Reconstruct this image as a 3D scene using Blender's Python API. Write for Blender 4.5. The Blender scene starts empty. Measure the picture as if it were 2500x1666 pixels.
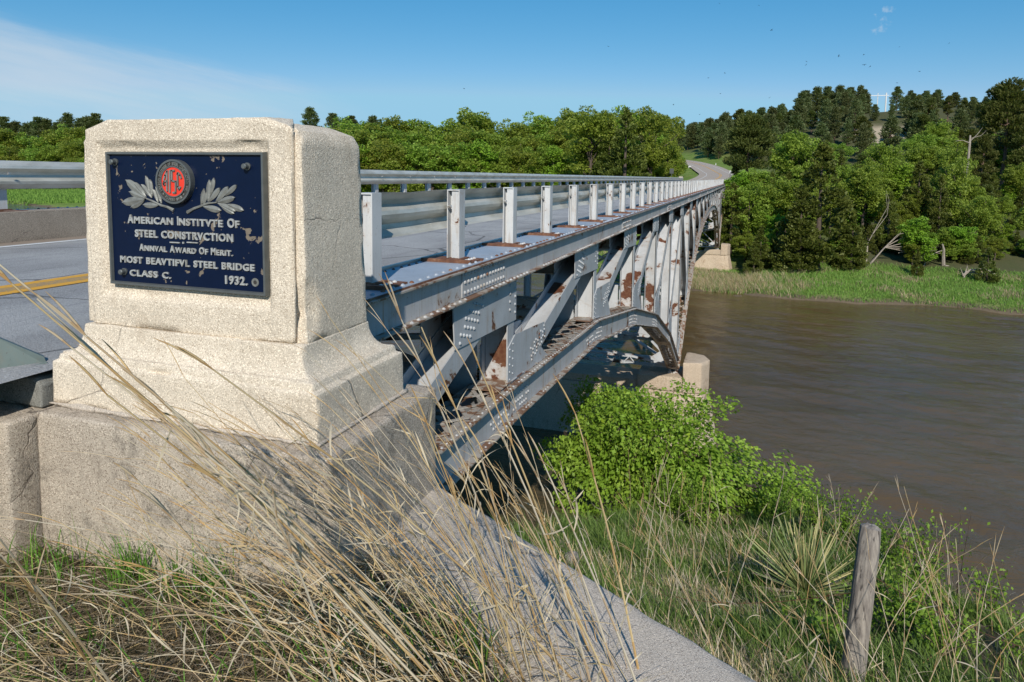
import bpy, math, random
import numpy as np
from math import radians, sin, cos, pi, tan
from mathutils import Vector, Matrix, noise
random.seed(7); RNG = np.random.default_rng(7)
S = bpy.context.scene
COL = S.collection
# ---------------------------------------------------------------- camera (eye at the origin, bridge axis = +Y)
F_PX, PPX, PPY = 1667.0, 1250.0, 587.49
YAW, PITCH, ROLL = 0.322636, 0.095, -0.014
_R = np.array([cos(YAW), sin(YAW), 0.]); _F = np.array([-sin(YAW), cos(YAW), 0.]); _U = np.array([0, 0, 1.])
_F2 = _F*cos(PITCH) - _U*sin(PITCH); _U2 = _U*cos(PITCH) + _F*sin(PITCH)
CR = _R*cos(ROLL) - _U2*sin(ROLL); CU = _U2*cos(ROLL) + _R*sin(ROLL); CF = _F2
cam_d = bpy.data.cameras.new('camera'); cam = bpy.data.objects.new('camera', cam_d); COL.objects.link(cam)
cam.matrix_world = Matrix(((CR[0], CU[0], -CF[0], 0), (CR[1], CU[1], -CF[1], 0), (CR[2], CU[2], -CF[2], 0), (0, 0, 0, 1)))
cam_d.sensor_width = 36; cam_d.lens = F_PX/2500*36; cam_d.shift_y = (PPY-833)/2500
cam_d.clip_start = 0.05; cam_d.clip_end = 6000
S.camera = cam
def ray(x, y): return CR*(x-PPX)/F_PX - CU*(y-PPY)/F_PX + CF
def atX(x, y, X): d = ray(x, y); return d*(X/d[0])
def atY(x, y, Y): d = ray(x, y); return d*(Y/d[1])
def atZ(x, y, Z): d = ray(x, y); return d*(Z/d[2])
# ---------------------------------------------------------------- world and sun
SUN_EL = radians(34); SUN_DX, SUN_DY = 0.34, -1.0
W = bpy.data.worlds.new('World'); S.world = W; W.use_nodes = True
nt = W.node_tree; nt.nodes.clear()
def N(nt, t, **k):
    n = nt.nodes.new(t)
    for a, b in k.items():
        if a.startswith('i_'): n.inputs[a[2:].replace('_', ' ')].default_value = b
        else: setattr(n, a, b)
    return n
def LK(nt, a, b): nt.links.new(a, b)
sky = N(nt, 'ShaderNodeTexSky', sky_type='NISHITA', sun_disc=False)
sky.sun_elevation = SUN_EL; sky.sun_rotation = math.atan2(SUN_DX, SUN_DY)
sky.altitude = 800; sky.air_density = 1.0; sky.dust_density = 0.1; sky.ozone_density = 2.0
hs = N(nt, 'ShaderNodeHueSaturation'); hs.inputs['Saturation'].default_value = 1.14; hs.inputs['Hue'].default_value = 0.492
gm = N(nt, 'ShaderNodeGamma'); gm.inputs[1].default_value = .80; LK(nt, sky.outputs[0], gm.inputs[0])
tn = N(nt, 'ShaderNodeMixRGB', blend_type='MULTIPLY'); tn.inputs[0].default_value = 1; tn.inputs[2].default_value = (.84, 1.10, 1.36, 1); LK(nt, gm.outputs[0], tn.inputs[1]); LK(nt, tn.outputs[0], hs.inputs['Color'])
geo = N(nt, 'ShaderNodeTexCoord')
def vdot(vec):
    n = N(nt, 'ShaderNodeVectorMath', operation='DOT_PRODUCT'); n.inputs[1].default_value = vec
    LK(nt, geo.outputs['Generated'], n.inputs[0]); return n.outputs['Value']
def mrange(nt, v, a, b, c=0., d=1., smooth=True):
    n = N(nt, 'ShaderNodeMapRange', interpolation_type='SMOOTHSTEP' if smooth else 'LINEAR')
    LK(nt, v, n.inputs['Value']); n.inputs[1].default_value = a; n.inputs[2].default_value = b
    n.inputs[3].default_value = c; n.inputs[4].default_value = d; return n.outputs[0]
def mth(nt, op, a, b=None):
    n = N(nt, 'ShaderNodeMath', operation=op)
    for i, v in enumerate((a, b)):
        if v is None: continue
        if isinstance(v, (int, float)): n.inputs[i].default_value = v
        else: LK(nt, v, n.inputs[i])
    return n.outputs[0]
ra = ray(0, 15); rb = ray(960, 262); ra /= np.linalg.norm(ra); rb /= np.linalg.norm(rb)
nrm = np.cross(ra, rb); nrm /= np.linalg.norm(nrm)
if nrm[2] > 0: nrm = -nrm                      # positive below the cirrus edge
along = rb-ra; along /= np.linalg.norm(along)
tband = vdot(tuple(nrm)); tal = vdot(tuple(along))
al_a, al_b = float(ra@along), float(rb@along)
mp = N(nt, 'ShaderNodeCombineXYZ')
for i_, (o_, s_) in enumerate(((tal, 1.1), (tband, 9.), (vdot(tuple(np.cross(along, nrm))), 2.))): LK(nt, mth(nt, 'MULTIPLY', o_, s_), mp.inputs[i_])
nz = N(nt, 'ShaderNodeTexNoise', i_Scale=2.2, i_Detail=9, i_Roughness=.62); LK(nt, mp.outputs[0], nz.inputs['Vector'])
edge = mth(nt, 'ADD', tband, mth(nt, 'MULTIPLY', mth(nt, 'SUBTRACT', nz.outputs['Fac'], .5), .05))
m1 = mth(nt, 'MULTIPLY', mrange(nt, edge, -.004, .02), mrange(nt, edge, .30, .03))
m2 = mrange(nt, tal, al_b+.05, al_b-.30)
m3 = mrange(nt, nz.outputs['Fac'], .28, .75, .25, 1.)
cm = mth(nt, 'MULTIPLY', mth(nt, 'MULTIPLY', m1, m2), m3)
# small puff over the hill
rp = ray(2158, 52); rp /= np.linalg.norm(rp)
nz2 = N(nt, 'ShaderNodeTexNoise', i_Scale=55, i_Detail=5); LK(nt, geo.outputs['Generated'], nz2.inputs['Vector'])
puff = mth(nt, 'ADD', vdot(tuple(rp)), mth(nt, 'MULTIPLY', mth(nt, 'SUBTRACT', nz2.outputs['Fac'], .5), .0012))
cm2 = mth(nt, 'MULTIPLY', mrange(nt, puff, .99993, 1.0001), .45)
cmask = mth(nt, 'MINIMUM', mth(nt, 'ADD', mth(nt, 'MULTIPLY', cm, .62), cm2), 1.0)
mixc = N(nt, 'ShaderNodeMixRGB'); mixc.inputs[2].default_value = (6.0, 6.6, 7.2, 1)
sc3 = N(nt, 'ShaderNodeSeparateColor'); LK(nt, hs.outputs[0], sc3.inputs[0]); cc3 = N(nt, 'ShaderNodeCombineColor')
for i_, (a_, e_) in enumerate(((.72, 1.75), (1.03, 1.0), (1.62, .75))):
    LK(nt, mth(nt, 'MINIMUM', mth(nt, 'MULTIPLY', mth(nt, 'POWER', sc3.outputs[i_], e_), a_), (2.9, 5.5, 7.4)[i_]), cc3.inputs[i_])
LK(nt, cmask, mixc.inputs[0]); LK(nt, cc3.outputs[0], mixc.inputs[1])
bg = N(nt, 'ShaderNodeBackground', i_Strength=0.10); LK(nt, mixc.outputs[0], bg.inputs[0])
wo = N(nt, 'ShaderNodeOutputWorld'); LK(nt, bg.outputs[0], wo.inputs[0])
sd = bpy.data.lights.new('sun', 'SUN'); sun = bpy.data.objects.new('sun', sd); COL.objects.link(sun)
sd.energy = 4.2; sd.angle = radians(.55); sd.color = (1, .955, .88)
_h = math.hypot(SUN_DX, SUN_DY)
to_sun = Vector((SUN_DX/_h*cos(SUN_EL), SUN_DY/_h*cos(SUN_EL), sin(SUN_EL)))
sun.rotation_euler = to_sun.to_track_quat('Z', 'Y').to_euler(); sun.location = (10, -40, 40)
S.view_settings.view_transform = 'Standard'; S.view_settings.look = 'None'; S.view_settings.gamma = 1
S.view_settings.exposure = 0.1
S.cycles.max_bounces = 6; S.cycles.diffuse_bounces = 3; S.cycles.glossy_bounces = 3; S.cycles.transmission_bounces = 3
S.cycles.transparent_max_bounces = 4; S.cycles.caustics_reflective = False; S.cycles.caustics_refractive = False
# ---------------------------------------------------------------- helpers
def tag(o, label=None, cat=None, group=None, kind=None):
    if label: o['label'] = label
    if cat: o['category'] = cat
    if group: o['group'] = group
    if kind: o['kind'] = kind
    return o
def empty(name, loc=(0, 0, 0), label=None, cat=None, group=None):
    o = bpy.data.objects.new(name, None); o.location = loc; o.empty_display_size = .1; COL.objects.link(o)
    return tag(o, label, cat, group)
def link(name, me, parent=None, loc=None):
    o = bpy.data.objects.new(name, me); COL.objects.link(o)
    if loc is not None: o.location = loc
    if parent is not None:
        o.parent = parent
        if loc is None: o.location = (-parent.location[0], -parent.location[1], -parent.location[2])
    return o
def copy_tree(o, parent=None):
    c = o.copy(); COL.objects.link(c)
    if parent is not None: c.parent = parent
    for ch in list(o.children): copy_tree(ch, c)
    return c
class MB:
    def __init__(s): s.v = []; s.f = []; s.m = []
    def add(s, vs, fs, mi=0):
        b = len(s.v); s.v += [tuple(map(float, p)) for p in vs]
        for f in fs: s.f.append(tuple(b+i for i in f)); s.m.append(mi)
    def box(s, x0, x1, y0, y1, z0, z1, mi=0):
        x0, x1 = min(x0, x1), max(x0, x1); y0, y1 = min(y0, y1), max(y0, y1); z0, z1 = min(z0, z1), max(z0, z1)
        s.add([(x0, y0, z0), (x1, y0, z0), (x1, y1, z0), (x0, y1, z0), (x0, y0, z1), (x1, y0, z1), (x1, y1, z1), (x0, y1, z1)],
              [(3, 2, 1, 0), (4, 5, 6, 7), (0, 1, 5, 4), (1, 2, 6, 5), (2, 3, 7, 6), (3, 0, 4, 7)], mi)
    def bar(s, p, q, w, h, up=(0, 0, 1), mi=0):      # rectangular bar, w across, h along 'up'
        p = np.array(p, float); q = np.array(q, float); d = q-p; L = np.linalg.norm(d)
        if L < 1e-6: return
        d /= L; up = np.array(up, float); a = np.cross(d, up)
        if np.linalg.norm(a) < 1e-4: a = np.cross(d, (1, 0, 0))
        a /= np.linalg.norm(a); b = np.cross(a, d)
        vs = []
        for c in (p, q):
            for (i, j) in ((-1, -1), (1, -1), (1, 1), (-1, 1)): vs.append(c+a*w/2*i+b*h/2*j)
        s.add(vs, [(0, 1, 2, 3), (7, 6, 5, 4), (0, 4, 5, 1), (1, 5, 6, 2), (2, 6, 7, 3), (3, 7, 4, 0)], mi)
    def tube(s, pts, rad, n=8, mi=0, cap=True):
        pts = [np.array(p, float) for p in pts]; k = len(pts)
        if not hasattr(rad, '__len__'): rad = [rad]*k
        b = len(s.v); ref = np.array((0.13, 0.21, .97)); prev = None
        for i, p in enumerate(pts):
            d = pts[min(i+1, k-1)]-pts[max(i-1, 0)]; d /= (np.linalg.norm(d)+1e-9)
            a = np.cross(d, ref if prev is None else prev)
            if prev is not None: a = prev - d*(prev@d)
            if np.linalg.norm(a) < 1e-5: a = np.cross(d, (1, 0, 0))
            a /= np.linalg.norm(a); prev = a; c = np.cross(d, a)
            for j in range(n):
                t = 2*pi*j/n; s.v.append(tuple(p+(a*cos(t)+c*sin(t))*rad[i]))
        for i in range(k-1):
            for j in range(n):
                j2 = (j+1) % n; s.f.append((b+i*n+j, b+i*n+j2, b+(i+1)*n+j2, b+(i+1)*n+j)); s.m.append(mi)
        if cap:
            s.f.append(tuple(b+j for j in range(n))[::-1]); s.m.append(mi)
            s.f.append(tuple(b+(k-1)*n+j for j in range(n))); s.m.append(mi)
    def rivet(s, p, nrm, r=.014, mi=0):
        nrm = np.array(nrm, float); a = np.cross(nrm, (0.1, .2, .97)); a /= np.linalg.norm(a); c = np.cross(nrm, a); p = np.array(p, float)
        vs = []
        for (rr, h) in ((1., -.02), (.72, .55)):
            for j in range(7):
                t = 2*pi*j/7; vs.append(p+(a*cos(t)+c*sin(t))*r*rr+nrm*r*h)
        vs.append(p+nrm*r*.85)
        fs = [(j, (j+1) % 7, 7+(j+1) % 7, 7+j) for j in range(7)]+[(7+j, 7+(j+1) % 7, 14) for j in range(7)]
        s.add(vs, fs, mi)
    def sweep(s, prof, path, mi=0, closed=True, cap=True):   # prof (x, n), path (y, z): profile carried along a path in a plane X=const
        k = len(path); m = len(prof); b = len(s.v)
        for i, (y, z) in enumerate(path):
            ds = []
            if i > 0: ds.append(np.array(path[i])-np.array(path[i-1]))
            if i < k-1: ds.append(np.array(path[i+1])-np.array(path[i]))
            ds = [d/np.linalg.norm(d) for d in ds]; d = sum(ds); d /= np.linalg.norm(d)
            sc = 1/max(.5, float(d@ds[0])); n = np.array((-d[1], d[0]))*sc
            for (x, t) in prof: s.v.append((x, y+n[0]*t, z+n[1]*t))
        rng = m if closed else m-1
        for i in range(k-1):
            for j in range(rng):
                j2 = (j+1) % m; s.f.append((b+i*m+j, b+i*m+j2, b+(i+1)*m+j2, b+(i+1)*m+j)); s.m.append(mi)
        if closed and cap:
            s.f.append(tuple(b+j for j in range(m))); s.m.append(mi); s.f.append(tuple(b+(k-1)*m+j for j in range(m))[::-1]); s.m.append(mi)
    def prism(s, poly, axis, a0, a1, mi=0):          # polygon extruded along X, Y or Z
        def P(u, v, w): return {'X': (w, u, v), 'Y': (u, w, v), 'Z': (u, v, w)}[axis]
        k = len(poly); vs = [P(u, v, a0) for u, v in poly]+[P(u, v, a1) for u, v in poly]
        s.add(vs, [tuple(range(k)), tuple(range(2*k-1, k-1, -1))]+[(i, i+k, (i+1) % k+k, (i+1) % k) for i in range(k)], mi)
    def mesh(s, name, mats, smooth=False, fix=True):
        me = bpy.data.meshes.new(name); me.from_pydata(s.v, [], s.f)
        for m in (mats if isinstance(mats, (list, tuple)) else [mats]): me.materials.append(m)
        me.polygons.foreach_set('material_index', s.m)
        if smooth: me.polygons.foreach_set('use_smooth', [True]*len(s.f))
        me.update()
        if fix:
            import bmesh
            bm = bmesh.new(); bm.from_mesh(me); bmesh.ops.recalc_face_normals(bm, faces=bm.faces); bm.to_mesh(me); bm.free()
        return me
    def obj(s, name, mats, parent=None, **k): return link(name, s.mesh(name, mats, **k), parent)
def quads(name, V, mat, colr=None, n=4):             # V: (k, n, 3) array of separate n-gons, fast
    k = len(V); me = bpy.data.meshes.new(name)
    me.vertices.add(k*n); me.vertices.foreach_set('co', np.ascontiguousarray(V, dtype=np.float32).ravel())
    me.loops.add(k*n); me.loops.foreach_set('vertex_index', np.arange(k*n, dtype=np.int32))
    me.polygons.add(k); me.polygons.foreach_set('loop_start', np.arange(0, k*n, n, dtype=np.int32))
    me.polygons.foreach_set('loop_total', np.full(k, n, dtype=np.int32))
    if colr is not None:
        at = me.color_attributes.new('tint', 'FLOAT_COLOR', 'CORNER')
        c = np.ones((k, n, 4), np.float32); c[:, :, :3] = colr[:, None, :]; at.data.foreach_set('color', c.ravel())
    me.materials.append(mat); me.update(calc_edges=True); me.validate(); return me
# ---------------------------------------------------------------- materials
def mat(name):
    m = bpy.data.materials.new(name); m.use_nodes = True; t = m.node_tree; t.nodes.clear()
    o = N(t, 'ShaderNodeOutputMaterial'); b = N(t, 'ShaderNodeBsdfPrincipled'); LK(t, b.outputs[0], o.inputs[0])
    return m, t, b, o
def coord(t, kind='Object', scale=None):
    c = N(t, 'ShaderNodeTexCoord'); out = c.outputs[kind]
    if scale is not None:
        mpp = N(t, 'ShaderNodeMapping'); mpp.inputs['Scale'].default_value = scale; LK(t, out, mpp.inputs[0]); out = mpp.outputs[0]
    return out
def pos(t, scale=None):
    g = N(t, 'ShaderNodeNewGeometry'); out = g.outputs['Position']
    if scale is not None:
        mpp = N(t, 'ShaderNodeMapping'); mpp.inputs['Scale'].default_value = scale; LK(t, out, mpp.inputs[0]); out = mpp.outputs[0]
    return out
def noi(t, vec, scale, detail=4, rough=.55, dist=0.):
    n = N(t, 'ShaderNodeTexNoise', i_Scale=scale, i_Detail=detail, i_Roughness=rough, i_Distortion=dist); LK(t, vec, n.inputs['Vector']); return n.outputs['Fac']
def vor(t, vec, scale, out='Distance', feature='F1'):
    n = N(t, 'ShaderNodeTexVoronoi', feature=feature, i_Scale=scale); LK(t, vec, n.inputs['Vector']); return n.outputs[out]
def ramp(t, v, stops):
    r = N(t, 'ShaderNodeValToRGB'); LK(t, v, r.inputs[0]); e = r.color_ramp.elements
    while len(e) < len(stops): e.new(.5)
    for i, (p, c) in enumerate(stops): e[i].position = p; e[i].color = tuple(c)+((1,) if len(c) == 3 else ())
    return r.outputs[0]
def mix(t, f, a, b, mode='MIX'):
    n = N(t, 'ShaderNodeMixRGB', blend_type=mode)
    for i, v in enumerate((f, a, b)):
        if isinstance(v, (int, float)): n.inputs[i].default_value = v if i == 0 else (v, v, v, 1)
        elif isinstance(v, tuple): n.inputs[i].default_value = v+((1,) if len(v) == 3 else ())
        else: LK(t, v, n.inputs[i])
    return n.outputs[0]
def bump(t, b, h, strength=.4, dist=.01):
    n = N(t, 'ShaderNodeBump', i_Strength=strength, i_Distance=dist); LK(t, h, n.inputs['Height']); LK(t, n.outputs[0], b.inputs['Normal']); return n
def concrete(name, light, dark, speck, stain=(.16, .12, .09), stain_amt=.35, sc=1., moss=0.):
    m, t, b, o = mat(name); p = pos(t)
    big = noi(t, p, 1.6*sc, 6, .6); fine = noi(t, p, 55*sc, 5, .7)
    c = mix(t, mrange(t, big, .3, .72), light, dark)
    vc = vor(t, p, 235*sc, 'Color'); sep = N(t, 'ShaderNodeSeparateColor'); LK(t, vc, sep.inputs[0])
    c = mix(t, mrange(t, sep.outputs[0], .66, .96, 0, .8), c, speck)
    c = mix(t, mrange(t, noi(t, pos(t, (1, 1, 2.2)), 2.7*sc, 6, .65), .55, .75, 0, .35), c, tuple(min(1, x*1.28) for x in light))
    sz = N(t, 'ShaderNodeSeparateXYZ'); LK(t, p, sz.inputs[0])
    band = mth(t, 'FRACT', mth(t, 'ADD', mth(t, 'MULTIPLY', sz.outputs[2], 3.1), mth(t, 'MULTIPLY', noi(t, p, 3, 3), .12)))
    c = mix(t, mrange(t, band, .0, .05, .35, 0), c, tuple(x*.72 for x in light))
    c = mix(t, mth(t, 'MULTIPLY', mrange(t, noi(t, pos(t, (9, 9, .8)), 1.6*sc, 5, .6), .52, .75), .28), c, tuple(x*.62 for x in light))
    c = mix(t, mrange(t, sep.outputs[1], .70, .98, 0, .75), c, tuple(min(1, x*1.5) for x in light))
    st = noi(t, pos(t, (1.6, 1.6, .55)), 3.2*sc, 7, .7)
    c = mix(t, mrange(t, st, .56, .74, 0, stain_amt), c, stain)
    if moss:
        c = mix(t, mrange(t, noi(t, p, 4.5, 7, .75), .5, .66, 0, moss), c, (.07, .065, .055))
    crk = N(t, 'ShaderNodeTexVoronoi', feature='DISTANCE_TO_EDGE', i_Scale=1.15*sc)
    wp = mix(t, .12, p, noi(t, p, 4, 5), 'ADD'); LK(t, wp, crk.inputs['Vector'])
    ck = mrange(t, crk.outputs['Distance'], 0, .006, 1, 0)
    ck = mth(t, 'MULTIPLY', ck, mrange(t, noi(t, p, 1.3), .5, .6))
    c = mix(t, mth(t, 'MULTIPLY', ck, .6), c, (.08, .06, .05))
    LK(t, c, b.inputs['Base Color']); b.inputs['Roughness'].default_value = .93; b.inputs['Specular IOR Level'].default_value = .25
    h = mth(t, 'ADD', mth(t, 'MULTIPLY', vor(t, p, 190*sc), .8), fine); h = mth(t, 'SUBTRACT', h, mth(t, 'MULTIPLY', ck, 1.5))
    bump(t, b, h, .6, .004); return m
def steel(name, paint, patch=.0, streak=.0, scale=1., rustc=(.115, .042, .022), edge=0., stretch=(1, 1, 1)):
    m, t, b, o = mat(name); p = pos(t)
    base = mix(t, mrange(t, noi(t, p, 2.3, 6, .6), .3, .7), paint, tuple(x*.82 for x in paint))
    base = mix(t, mrange(t, noi(t, pos(t, (3, 3, .25)), 9, 5, .6), .5, .8, 0, .35), base, tuple(x*.62 for x in paint))
    speck = mrange(t, noi(t, p, 75, 2, .5), .69, .74)
    base = mix(t, mth(t, 'MULTIPLY', speck, .8), base, (.07, .045, .03))
    fac = None
    rc = mix(t, mrange(t, noi(t, p, 18, 5), .4, .7), rustc, (.17, .08, .042))
    if streak:   # rust running down
        s_ = mth(t, 'MULTIPLY', mrange(t, noi(t, pos(t, (7, 7, .35)), 5, 5, .7), .5, .78), mrange(t, noi(t, p, 1.1, 3), .35, .65))
        s2 = mrange(t, noi(t, pos(t, (1.6, 1.6, .22)), 5, 5, .75), .52, .72); s_ = mth(t, 'MAXIMUM', s_, mth(t, 'MULTIPLY', s2, .6))
        base = mix(t, mth(t, 'MULTIPLY', s_, streak), base, (.27, .16, .07))
    if patch:
        n = noi(t, pos(t, stretch), 2.1*scale, 9, .62, .4)
        th = .71-.2*patch
        n = mth(t, 'ADD', n, mth(t, 'MULTIPLY', mth(t, 'SUBTRACT', noi(t, p, 26, 6, .7), .5), .05))
        fac = mrange(t, n, th, th+.016)
        halo = mrange(t, n, th-.05, th, 0, .3)
        base = mix(t, halo, base, (.36, .24, .14))
        base = mix(t, fac, base, rc)
    LK(t, base, b.inputs['Base Color']); b.inputs['Roughness'].default_value = .5
    b.inputs['Specular IOR Level'].default_value = .4
    hh = mth(t, 'ADD', mth(t, 'MULTIPLY', noi(t, p, 40, 4), .4), fac if fac is not None else 0.)
    if fac is not None: hh = mth(t, 'SUBTRACT', mth(t, 'MULTIPLY', noi(t, p, 40, 4), .5), fac)
    bump(t, b, hh, .3, .004); return m
M = {}
PAINT = (.475, .472, .465)
M['web'] = steel('painted_steel_web', PAINT, patch=.42, streak=1., scale=1.1)
M['member'] = steel('painted_steel_member', (.54, .545, .545), patch=.70, streak=.3, scale=.75, stretch=(1, 1, 1))
M['clean'] = steel('painted_steel_clean', (.47, .48, .485), patch=.42, streak=.5)
M['flange'] = steel('painted_steel_flange', (.40, .36, .31), patch=.95, streak=.8, scale=3.2, rustc=(.20, .11, .065))
M['plate'] = steel('painted_steel_plate_sky_tint', (.36, .40, .45), patch=.3, streak=0, scale=2)  # bluish cast of the reflected sky is mixed into the paint colour
M['post'] = steel('painted_steel_post', (.60, .60, .59), patch=.22, streak=.9, scale=3.0)
m, t, b, o = mat('rusted_steel'); p = pos(t)
LK(t, ramp(t, noi(t, p, 11, 8, .7), [(.3, (.075, .03, .018)), (.52, (.17, .07, .035)), (.75, (.34, .2, .12))]), b.inputs['Base Color'])
b.inputs['Roughness'].default_value = .85; bump(t, b, noi(t, p, 60, 5), .5, .006); M['rust'] = m
M['shoe'] = steel('weathered_rail_end', (.15, .185, .165), patch=.2, streak=.4)
m, t, b, o = mat('galvanised_steel'); p = pos(t, (1, .35, 1))
LK(t, mix(t, mrange(t, noi(t, p, 5, 6, .65), .35, .7), (.64, .62, .55), (.46, .44, .37)), b.inputs['Base Color'])
b.inputs['Metallic'].default_value = .35; LK(t, mrange(t, noi(t, p, 9, 4), .3, .7, .38, .55), b.inputs['Roughness']); bump(t, b, noi(t, p, 30, 3), .08, .004); M['galv'] = m
m, t, b, o = mat('bolt_steel'); b.inputs['Base Color'].default_value = (.6, .6, .6, 1); b.inputs['Metallic'].default_value = .8; b.inputs['Roughness'].default_value = .35
LK(t, mix(t, mrange(t, noi(t, pos(t), 40, 3), .4, .7), (.6, .6, .6), (.35, .3, .25)), b.inputs['Base Color']); M['bolt'] = m
M['pillar'] = concrete('pillar_concrete', (.67, .575, .45), (.56, .475, .365), (.36, .28, .2), stain=(.40, .30, .20), stain_amt=.35)
M['plinth'] = concrete('plinth_concrete', (.47, .40, .315), (.37, .31, .245), (.14, .10, .07), stain=(.15, .12, .09), stain_amt=.55, moss=.45)
M['slab'] = concrete('slab_concrete', (.54, .465, .38), (.46, .395, .32), (.2, .16, .13), stain=(.27, .22, .18), stain_amt=.4, sc=1.4)
M['pier'] = concrete('pier_concrete', (.52, .42, .31), (.42, .32, .23), (.3, .22, .15), stain=(.24, .15, .085), stain_amt=.8, sc=.35)
M['curb'] = concrete('curb_concrete', (.36, .30, .235), (.26, .21, .16), (.15, .11, .08), stain=(.14, .1, .07), stain_amt=.6)
M['ledge'] = concrete('ledge_concrete', (.22, .215, .19), (.16, .155, .14), (.09, .085, .075), stain=(.08, .075, .065), stain_amt=.5)
# asphalt
m, t, b, o = mat('asphalt'); p = pos(t)
c = mix(t, mrange(t, noi(t, p, .9, 6, .6), .3, .7), (.43, .415, .39), (.33, .32, .305))
c = mix(t, mrange(t, noi(t, pos(t, (1, .12, 1)), 9, 6, .7), .52, .72, 0, .5), c, (.14, .143, .155))
c = mix(t, mrange(t, noi(t, p, 70, 4, .75), .48, .68, 0, .8), c, (.58, .57, .55))
c = mix(t, mrange(t, noi(t, p, 100, 3, .75), .54, .68, 0, .7), c, (.07, .07, .072))
sx = N(t, 'ShaderNodeSeparateXYZ'); LK(t, p, sx.inputs[0])
trk = mth(t, 'SINE', mth(t, 'ADD', mth(t, 'MULTIPLY', sx.outputs[0], 4.9), mth(t, 'MULTIPLY', noi(t, p, .6, 4), 1.6)))
c = mix(t, mrange(t, trk, 0, 1, 0, .22), c, (.16, .155, .15))
crk = N(t, 'ShaderNodeTexVoronoi', feature='DISTANCE_TO_EDGE', i_Scale=.55); LK(t, mix(t, .35, p, noi(t, p, 1.3, 6), 'ADD'), crk.inputs['Vector'])
c = mix(t, mrange(t, crk.outputs['Distance'], .004, .012, .65, 0), c, (.05, .05, .05))
sand = mth(t, 'MULTIPLY', mrange(t, mth(t, 'ADD', sx.outputs[0], mth(t, 'MULTIPLY', noi(t, p, 3), .3)), -7.65, -8.05), 1.)
c = mix(t, mth(t, 'MULTIPLY', sand, .85), c, (.30, .22, .15))
far = mrange(t, sx.outputs[1], 104, 108)
c = mix(t, far, c, (.40, .335, .275))
LK(t, c, b.inputs['Base Color']); b.inputs['Roughness'].default_value = .9; b.inputs['Specular IOR Level'].default_value = .25
bump(t, b, noi(t, p, 75, 4, .75), 1., .012); M['asphalt'] = m
def paintm(name, colr, wear=.55):
    m, t, b, o = mat(name); p = pos(t)
    LK(t, mix(t, mrange(t, noi(t, p, 28, 6, .75), wear, wear+.12), colr, (.20, .19, .17)), b.inputs['Base Color']); b.inputs['Roughness'].default_value = .8; return m
M['yellow'] = paintm('yellow_paint', (.68, .34, .03), .56); M['yellow_worn'] = paintm('worn_yellow_paint', (.45, .27, .08), .49); M['white'] = paintm('white_paint', (.7, .7, .68), .55)
# plaque
m, t, b, o = mat('blue_enamel'); p = pos(t)
spot = noi(t, p, 9, 5, .55, .6); fac = mrange(t, spot, .635, .645)
sm = mrange(t, noi(t, pos(t), 34, 3, .5), .70, .71); fac = mth(t, 'MAXIMUM', fac, sm)
LK(t, mix(t, fac, mix(t, noi(t, p, 14, 4), (.0018, .006, .022), (.003, .010, .036)), mix(t, noi(t, p, 60, 4), (.13, .11, .085), (.25, .2, .15))), b.inputs['Base Color'])
LK(t, mrange(t, fac, 0, 1, .38, .85), b.inputs['Roughness']); b.inputs['Specular IOR Level'].default_value = .2; bump(t, b, mth(t, 'SUBTRACT', 1., fac), .5, .003); M['enamel'] = m
m, t, b, o = mat('pewter'); p = pos(t)
LK(t, mix(t, mrange(t, noi(t, p, 25, 5), .35, .7), (.27, .27, .24), (.17, .165, .145)), b.inputs['Base Color']); b.inputs['Metallic'].default_value = .35; b.inputs['Roughness'].default_value = .55; M['pewter'] = m
m, t, b, o = mat('dark_pewter'); p = pos(t)
LK(t, mix(t, noi(t, p, 25, 5), (.11, .125, .12), (.2, .2, .19)), b.inputs['Base Color']); b.inputs['Metallic'].default_value = .5; b.inputs['Roughness'].default_value = .4; M['dpewter'] = m
m, t, b, o = mat('letter_metal'); p = pos(t)
LK(t, mix(t, mrange(t, noi(t, p, 40, 5), .45, .7), (.44, .44, .415), (.28, .26, .22)), b.inputs['Base Color']); b.inputs['Metallic'].default_value = .25; b.inputs['Roughness'].default_value = .5; M['letter'] = m
m, t, b, o = mat('red_enamel'); b.inputs['Base Color'].default_value = (.68, .035, .02, 1); b.inputs['Roughness'].default_value = .35
LK(t, mix(t, noi(t, pos(t), 30, 4), (.85, .055, .025), (.7, .04, .02)), b.inputs['Base Color']); M['red'] = m
m, t, b, o = mat('black_enamel'); LK(t, mix(t, noi(t, pos(t), 60, 4), (.02, .018, .017), (.07, .06, .05)), b.inputs['Base Color']); b.inputs['Roughness'].default_value = .5; M['black'] = m
# water
m, t, b, o = mat('river_water')
c = mix(t, mrange(t, noi(t, pos(t, (.5, 1, 1)), .09, 4), .35, .65), (.128, .082, .032), (.092, .059, .024)); LK(t, c, b.inputs['Base Color'])
b.inputs['Roughness'].default_value = .07; b.inputs['IOR'].default_value = 1.36; b.inputs['Specular IOR Level'].default_value = .62
h = mth(t, 'ADD', mth(t, 'MULTIPLY', noi(t, pos(t, (1.0, 1.35, 1)), 1.5, 5, .62, 1.1), .75), mth(t, 'MULTIPLY', noi(t, pos(t, (1.2, 1.5, 1)), 6, 4, .6, .5), .25))
h = mth(t, 'ADD', h, mth(t, 'MULTIPLY', noi(t, pos(t, (.6, 1., 1)), .28, 3), 2.6))
bump(t, b, h, .6, .1); M['water'] = m
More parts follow.
